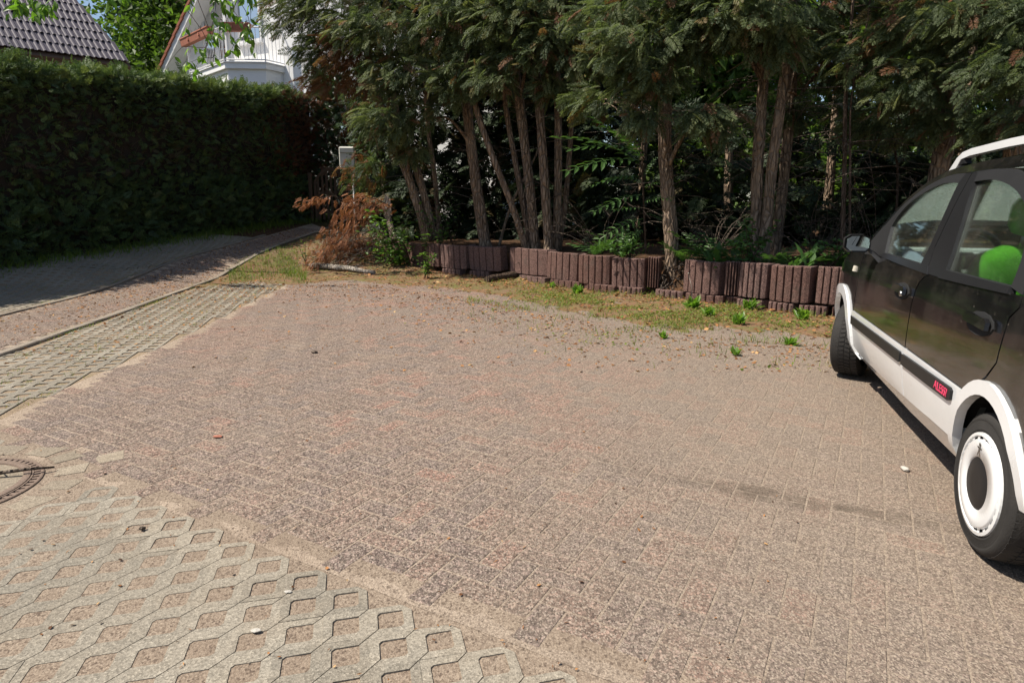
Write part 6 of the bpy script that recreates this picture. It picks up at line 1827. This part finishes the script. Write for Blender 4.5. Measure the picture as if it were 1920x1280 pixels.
b = on_bed(1405, 8.05); stems_plant('nettle_plant', np.array(b), [np.array(b) + np.array([random.uniform(-.3, .3), random.uniform(-.2, .2), random.uniform(.3, .65)]) for _ in range(16)], 'dense clump of nettles behind the planter stones below the rough stems', 'weed', leafn=20, lsize=(.05, .085), mat='herb', tint=(.4, .18), spread=.04)
b = on_bed(1340, 8.9); 
def fern(px, Y, L, n, lb):
    x, y, z = on_bed(px, Y); root = empty('fern', (x, y, z), lb, 'fern', 'ferny plants under the conifers'); th_ = rng.uniform(0, 6.283, n)
    multi_scatter('fronds', PIN, np.tile([x, y, z], (n, 1)), np.c_[np.cos(th_), np.sin(th_), rng.uniform(.5, 1.4, n)], np.tile([0, 0, 1.], (n, 1)), rng.uniform(L * .6, L * 1.1, n), np.clip(rng.normal(.35, .15, n), 0, 1), MT['herb'], root)
fern(1455, 8.0, .5, 12, 'ferny plant between the nettles and the lobed weed'); fern(1115, 10.0, .5, 12, 'ferny plant well left of the pinnate sapling'); fern(1290, 8.75, .5, 12, 'ferny plant touching the right side of the root ball')
fern(1325, 8.9, .62, 12, 'ferny plant right of the straight thick trunk'); fern(1380, 8.6, .55, 10, 'ferny plant at the foot of the rough stems'); fern(1165, 9.6, .55, 12, 'ferny plant left of the straight thick trunk'); fern(1570, 7.9, .5, 10, 'ferny plant just left of the door mirror'); fern(1640, 7.9, .5, 10, 'ferny plant behind the bonnet')
b = on_bed(1555, 7.75); stems_plant('low_shrub', np.array(b), [np.array(b) + np.array([random.uniform(-.35, .35), random.uniform(-.2, .2), random.uniform(.1, .4)]) for _ in range(12)], 'low leafy shrub on the bed beside the door mirror', 'shrub', leafn=16, lsize=(.05, .09), mat='herb', tint=(.4, .18), spread=.05)
b = on_bed(1180, 9.35); stems_plant('low_shrub', np.array(b), [np.array(b) + np.array([random.uniform(-.35, .35), random.uniform(-.2, .2), random.uniform(.1, .45)]) for _ in range(12)], 'low leafy undergrowth at the base of the pinnate sapling', 'shrub', leafn=16, lsize=(.05, .08), mat='herb', tint=(.4, .18), spread=.05)
# weeds at the foot of the planters
def on_v(px, py):
    u = (px - 960) / FOC; v_ = (py - 640) / FOC; dz = -math.sin(PITCH) - v_ * math.cos(PITCH); dy = math.cos(PITCH) - v_ * math.sin(PITCH); t = (.03 - EYE) / dz
    x, y = u * t, dy * t; return x, y, vz(x, y)
WLF = [leaf_quad(1, .26, .2), leaf_quad(1, .34, .12)]
WG = 'small weeds along the foot of the planter stones'
for px, py, s_, n_, lb in ((1085, 548, .24, 26, 'bright yellow green weed tuft under the middle planter stones'), (1035, 536, .15, 14, 'small weed left of the bright tuft below the planter stones'), (1213, 548, .20, 16, 'weed growing at the planter stone left of the root ball'), (1298, 576, .24, 18, 'weed with a bent seed stalk below the planter stone right of the root ball'),
                       (1405, 578, .24, 16, 'weed below the split between two planter stones'), (1505, 596, .22, 14, 'weed in front of the planter stones nearest the car'), (1330, 590, .20, 16, 'yellow green weed on the verge in front of the right planter stones'), (1385, 604, .22, 18, 'leafy yellow weed on the verge a step left of the car'), (1480, 640, .18, 14, 'pale weed on the verge just left of the front tyre'), (1245, 628, .13, 12, 'tiny weed at the edge of the bricks'), (1380, 660, .13, 12, 'tiny weed at the brick edge left of the front tyre')):
    rosette('weed', *on_v(px, py), n_ * 3, s_ * .62, lb, 'weed', WG, 'cherry', WLF, (.7, .25), (.5, 3.2), stalk=(.42 if px == 1298 else 0))
x, y, z = on_v(800, 520); stems_plant('weed', np.array([x, y, z]), [np.array([x, y, z]) + np.array([random.uniform(-.15, .15), random.uniform(-.1, .1), random.uniform(.2, .45)]) for _ in range(8)], 'upright light green weed before the dark planter stone by the laurel', 'weed', WG, leafn=12, lsize=(.05, .09), tint=(.7, .2), spread=.03)
x, y, z = on_v(575, 505); stems_plant('weed', np.array([x, y, z]), [np.array([x, y, z]) + np.array([random.uniform(-.08, .08), random.uniform(-.1, .1), random.uniform(.2, .55)]) for _ in range(5)], 'tall thin weed at the lower left tip of the rusty branch', 'weed', WG, leafn=10, lsize=(.03, .06), tint=(.8, .2), spread=.02)

# ------------------------------------------------------------------ grass, moss and litter
def blades(name, P, size, tint, kind='stuff', rise=(.6, 2.2)):
    n_ = len(P); th_ = rng.uniform(0, 6.283, n_)
    o = multi_scatter(name, GRS, P, np.c_[np.cos(th_), np.sin(th_), rng.uniform(*rise, n_)], np.tile([0, 0, 1.], (n_, 1)) + rng.normal(0, .2, (n_, 3)), rng.uniform(*size, n_), np.clip(rng.normal(*tint, n_), 0, 1), MT['grass']); o['kind'] = kind; return o
def clumps(C, per, sd):
    C = np.asarray(C); k = rng.integers(0, len(C), per); return C[k] + rng.normal(0, sd, (per, 2)) * C.std(0).clip(.3, 1)
def gpt(px, py):
    u = (px - 960) / FOC; v_ = (py - 640) / FOC; dz = -math.sin(PITCH) - v_ * math.cos(PITCH); dy = math.cos(PITCH) - v_ * math.sin(PITCH); t = -EYE / dz; return np.array([u * t, dy * t])
pts = []
for (a, b, c, d, n_) in ((430, 520, 560, 506, 1300), (520, 505, 575, 520, 700)):
    q = rng.random((n_, 2)); P = np.array([gpt(a + (c - a) * u, b + (d - b) * u + rng.normal(0, 7)) for u in q[:, 0]]); pts.append(P)
P = np.concatenate(pts); m_ = pip(P, VERGE) | pip(P, STRIP); P = P[m_]
blades('verge_grass', np.c_[P, np.where(pip(P, VERGE), verge_z(P[:, 0], P[:, 1]), terr(P[:, 0], P[:, 1]))], (.05, .13), (.30, .22))
# sparse dry yellow-green growth along the verge
lo, hi = VP.min(0), VP.max(0); P = rng.uniform(lo, hi, (120000, 2)); P = P[pip(P, VERGE)]
wgt = np.clip(np.sin(P[:, 0] * 2.1 + 1) * np.sin(P[:, 1] * 2.7) + np.sin(P[:, 0] * 5.3 - P[:, 1] * 4.1) * .6 + .15, 0, 1) * np.clip((P[:, 0] + .8) / 1.6, .06, 1)
P = P[rng.random(len(P)) < wgt * .8]
P2 = rng.uniform((-.6, 4.6), (4.6, 9.0), (26000, 2)); d2, _ = seg_dist(P2, VI); P2 = P2[pip(P2, LOT) & ~pip(P2, VERGE)  & (rng.random(len(P2)) < np.exp(-d2 / .32) * np.clip(np.sin(P2[:, 0] * 4.3 + 1) * np.sin(P2[:, 1] * 5.1) + .45, 0, 1))]
P = np.concatenate([P, P2])
blades('sparse_grass', np.c_[P, np.where(pip(P, VERGE), verge_z(P[:, 0], P[:, 1]), .0)], (.03, .095), (.45, .25))
# grass under the hedge
t = rng.uniform(0, HL, 5200); P = HA + hd * t[:, None] + hn * np.abs(rng.normal(.12, .22, 5200))[:, None]
blades('hedge_grass', np.c_[P, terr(P[:, 0], P[:, 1]) - .01], (.06, .20), (.25, .2))
# tufts in the joints of the grid paving and along the kerbs
C = []
for poly, n_ in ((STRIP, 170), (FAR, 260)):
    pp = np.array(poly); q = rng.uniform(pp.min(0), pp.max(0), (n_ * 4, 2)); C.append(q[pip(q, pp)][:n_])
C = np.concatenate(C); k = rng.integers(0, len(C), 3800); P = C[k] + rng.normal(0, .035, (3800, 2)); P = P[pip(P, STRIP) | pip(P, FAR)]
kk_ = [np.c_[np.interp(yy_, K[:, 1], K[:, 0]) + sg * .06 + rng.normal(0, .012, len(yy_)), yy_] for K, sg in ((K1, 1), (K2, -1), (K1, -1)) for yy_ in [rng.uniform(3.4, 12.5, 1500)]]
P = np.concatenate([P] + [q[np.sin(q[:, 1] * 3.3) + rng.normal(0, .5, len(q)) > .2] for q in kk_])
blades('paving_tufts', np.c_[P, terr(P[:, 0], P[:, 1]) - .006], (.02, .055), (.55, .28), rise=(.3, 1.5))

LIT = [(np.array([(-.5, -.28, 0), (.1, -.36, .08), (.55, 0, 0), (.1, .34, .12), (-.45, .25, .03)]), np.array([(0, 1, 2), (0, 2, 3), (0, 3, 4)])), (np.array([(-.6, -.10, 0), (.0, -.13, .1), (.6, 0, 0), (0, .12, .06)]), np.array([(0, 1, 2), (0, 2, 3)]))]
def litter(name, P, z, size, tint, label=None):
    n_ = len(P); th_ = rng.uniform(0, 6.283, n_)
    o = multi_scatter(name, LIT, np.c_[P, z], np.c_[np.cos(th_), np.sin(th_), rng.normal(0, .22, n_)], np.tile([0, 0, 1.], (n_, 1)) + rng.normal(0, .35, (n_, 3)), rng.uniform(*size, n_), np.clip(rng.normal(*tint, n_), 0, 1), MT['litter']); o['kind'] = 'stuff'; return o
P = rng.uniform(lo, hi, (60000, 2)); P = P[pip(P, VERGE)]
dP, _ = seg_dist(P, VI); dW, _ = seg_dist(P, PL)
P = P[rng.random(len(P)) < np.clip(.25 + .9 * np.exp(-dW / .55), 0, 1) * np.clip(dP / .3, .15, 1)]
litter('leaf_litter', P, verge_z(P[:, 0], P[:, 1]) + rng.uniform(.002, .02, len(P)), (.022, .055), (.45, .22))
q = rng.uniform((-1.2, 4.6), (5.0, 10.5), (130000, 2)); dq, _ = seg_dist(q, VI); iv = pip(q, VERGE)
pat = np.clip(np.sin(q[:, 0] * 1.9 + .6) * np.sin(q[:, 1] * 2.3 + 1) + .7 * np.sin(q[:, 0] * 4.7 - q[:, 1] * 3.9) * np.sin(q[:, 1] * 6.1) + .12, 0, 1) * np.clip((q[:, 0] + .9) / 1.8, .05, 1)
kq = rng.random(len(q)) < np.where(iv, pat * .8, np.where(pip(q, LOT), pat * .35 * np.exp(-dq / .45), 0)); q = q[kq]; iv = iv[kq]; nq_ = len(q); th_ = rng.uniform(0, 6.283, nq_)
gc = multi_scatter('ground_cover', LIT + [leaf_quad(1, .4, .2)], np.c_[q, np.where(iv, verge_z(q[:, 0], q[:, 1]), 0) + rng.uniform(.003, .03, nq_)], np.c_[np.cos(th_), np.sin(th_), rng.normal(.35, .4, nq_)], np.tile([0, 0, 1.], (nq_, 1)) + rng.normal(0, .4, (nq_, 3)), rng.uniform(.014, .038, nq_), np.clip(rng.normal(.58, .30, nq_), 0, 1), MT['grass']); gc['kind'] = 'stuff'
# thinner litter drifting out on the bricks, the strip and the path
P = rng.uniform((-3.6, 4.6), (4.8, 11.6), (26000, 2)); dP, _ = seg_dist(P, VI); ins = pip(P, LOT) & ~pip(P, VERGE)
P = P[ins & (rng.random(len(P)) < .95 * np.exp(-dP / .75) + .015)]
litter('scattered_litter', P, terr(P[:, 0], P[:, 1]) + .004, (.016, .040), (.5, .22))
P = rng.uniform((-7.2, 4.5), (-3.2, 16), (16000, 2)); ins = pip(P, STRIP) | pip(P, PATH); P = P[ins & (rng.random(len(P)) < np.clip((P[:, 1] - 4.2) / 6, .08, 1))]
litter('path_litter', P, terr(P[:, 0], P[:, 1]) + .006, (.014, .038), (.55, .22))
P = np.array([gpt(rng.uniform(0, 1500), rng.uniform(660, 1275)) for _ in range(210)])
litter('loose_crumbs', P, np.full(len(P), .004), (.006, .018), (.45, .3))
# a few separate bits on the ground
def pebble(px, py, s_, mat, label, cat, name):
    p = gpt(px, py); bm = bmesh.new(); bmesh.ops.create_icosphere(bm, subdivisions=2, radius=1)
    for v in bm.verts: v.co *= random.uniform(.78, 1.1)
    bm.verts.index_update(); m = MB(); m.add([(p[0] + v.co.x * s_[0], p[1] + v.co.y * s_[1], .003 + s_[2] * .8 + v.co.z * s_[2]) for v in bm.verts], [[v.index for v in f.verts] for f in bm.faces]); bm.free()
    tag(m.build(name, mat), label, cat)
pebble(1696, 882, (.018, .026, .010), MT['stone'], 'small white mortar lump on the bricks in front of the rear wheel', 'stone', 'stone_lump')
pebble(268, 994, (.014, .011, .008), MT['deadwood'], 'small dark brown seed cone on the near grid paving', 'seed cone', 'seed_cone')
pebble(540, 1111, (.014, .008, .003), MT['stone'], 'tiny flat white pebble on the near grid paving beside the bricks', 'pebble', 'pebble')
pebble(480, 1184, (.016, .009, .003), MT['stone'], 'flat white pebble lying in a grid paving hole near the bottom edge', 'pebble', 'pebble')
pebble(408, 820, (.026, .018, .005), MT['terracotta'], 'curled orange brown dry leaf on the bricks left of centre', 'leaf', 'dry_leaf')
pebble(590, 662, (.03, .02, .010), MT['deadwood'], 'dark crumb of bark on the far bricks', 'bark', 'bark_crumb')

# ------------------------------------------------------------------ cherry tree outside the frame whose twigs hang into view
cr = empty('cherry_tree', (-10.6, 9.6, zg(-10.6, 9.6)), 'cherry tree behind the hedge whose leafy twigs hang down in front of the houses', 'tree')
m = MB(); m.tube([(-10.6, 9.6, .3), (-10.6, 9.6, 2.5), (-10.4, 9.8, 4.6), (-9.9, 10.2, 7.0)], [.14, .12, .10, .05], 10, jit=.05); m.build('trunk', MT['bark'], cr)
P, D = [], []; 
def twig(path, r, nleaf, hang=1.0):
    m = MB(); pt = bez(path, 8); m.tube(pt, np.linspace(r, r * .3, len(pt)), 4, cap=False); m.build('twig', MT['bark2'], cr)
    for _ in range(nleaf):
        k = random.randint(int(len(pt) * .35), len(pt) - 1); P.append(pt[k] + rng.normal(0, .02, 3)); a = random.uniform(0, 6.28); D.append((math.cos(a) * .7, math.sin(a) * .7, -random.uniform(.3, 1.6) * hang))
lim1 = bez([(-10.4, 9.8, 4.6), (-9.0, 10.6, 6.0), (-7.6, 11.0, 6.4), (-5.6, 11.2, 5.9)], 8); m = MB(); m.tube(lim1, np.linspace(.06, .012, len(lim1)), 7, jit=.06); m.build('limb', MT['bark'], cr)
lim2 = bez([(-10.4, 9.8, 4.4), (-9.4, 9.8, 5.0), (-8.2, 9.7, 5.1)], 8); m = MB(); m.tube(lim2, np.linspace(.045, .012, len(lim2)), 7, jit=.06); m.build('limb', MT['bark'], cr)
Yc = 11.0
for a, b, c, n_ in (((330, -60), (360, 10), (352, 60), 10), ((370, -60), (400, 40), (395, 75), 18), ((400, -40), (385, 90), (350, 120), 16), ((440, -40), (425, 40), (410, 70), 14), ((450, -60), (470, 30), (455, 70), 22), ((380, -50), (430, 60), (445, 90), 16), ((430, 10), (470, 60), (478, 92), 14), ((380, 60), (340, 90), (308, 130), 9), ((400, 80), (375, 110), (365, 135), 16), ((460, 20), (440, 80), (432, 96), 8), ((350, -40), (420, 0), (470, -5), 30), ((360, -50), (330, 5), (300, 20), 8)):
    twig([lim1[-6] if a[0] < 400 else lim1[-1], at(*a, Yc), at(*b, Yc + random.uniform(-.2, .2)), at(*c, Yc + random.uniform(-.2, .2))], .007, n_)
for a, b, n_ in (((40, -20), (20, 22), 18), ((60, -10), (62, 26), 26), ((10, -10), (90, 18), 26), ((80, -20), (86, 20), 18), ((0, -30), (40, 10), 18), ((190, -30), (225, 2), 10), ((170, -30), (200, 4), 8)):
    twig([lim2[-1], at(*a, 9.5), at(*b, 9.4 + random.uniform(-.2, .2))], .006, n_)
n_ = len(P); multi_scatter('leaves', [leaf_quad(1, .42, .15)], np.array(P), np.array(D), rng.normal(0, .6, (n_, 3)) + np.array([0, -.6, .4]), rng.uniform(.11, .19, n_), np.clip(rng.normal(.6, .25, n_), 0, 1), MT['cherry'], cr)

# ------------------------------------------------------------------ evergreens in the garden behind the gate
def bushy(x, y, z0, hgt, rx, n, tint, dead, label, mat='backcyp', size=(.18, .34)):
    r_ = empty('garden_conifer', (x, y, z0), label, 'tree', 'evergreens in the garden behind the gate')
    m = MB(); m.tube([(x, y, z0 - .1), (x + .04, y, z0 + hgt * .5), (x, y, z0 + hgt * .9)], [.06, .045, .015], 7, jit=.06); m.build('trunk', MT['bark'], r_)
    h_ = rng.random(n); th_ = rng.uniform(0, 6.283, n); rad = rx * (.35 + .65 * rng.random(n) ** .5) * (1.05 - .45 * h_)
    pos = np.c_[x + rad * np.cos(th_), y + rad * np.sin(th_), z0 + .05 + h_ * hgt]
    d = np.c_[np.cos(th_) + rng.normal(0, .4, n), np.sin(th_) + rng.normal(0, .4, n), rng.normal(.1, .5, n)]
    tt = np.clip(rng.normal(*tint, n), 0, .84); tt = np.where(rng.random(n) < dead, rng.uniform(.88, 1, n), tt)
    multi_scatter('crown', SPR_M, pos, d, rng.normal(0, 1, (n, 3)), rng.uniform(*size, n), tt, MT[mat], r_)
bushy(-4.75, 19.1, zg(-4.75, 19.1), 4.0, 1.15, 3000, (.3, .15), .35, 'dark half brown evergreen right behind the garden gate', 'hedge')
bushy(-3.9, 17.4, zg(-3.9, 17.4) + .0, 3.0, .42, 420, (.4, .15), .45, 'browning narrow evergreen behind the letterbox', 'hedge')
bushy(-3.25, 16.2, zg(-3.25, 16.2), 2.1, .40, 380, (.72, .08), .0, 'small pale blue green cypress right of the letterbox', 'hedge', (.12, .22))
bushy(-2.6, 16.6, zg(-2.6, 16.6), 2.6, .6, 500, (.3, .15), .5, 'brownish evergreen behind the two leaning stems', 'hedge')
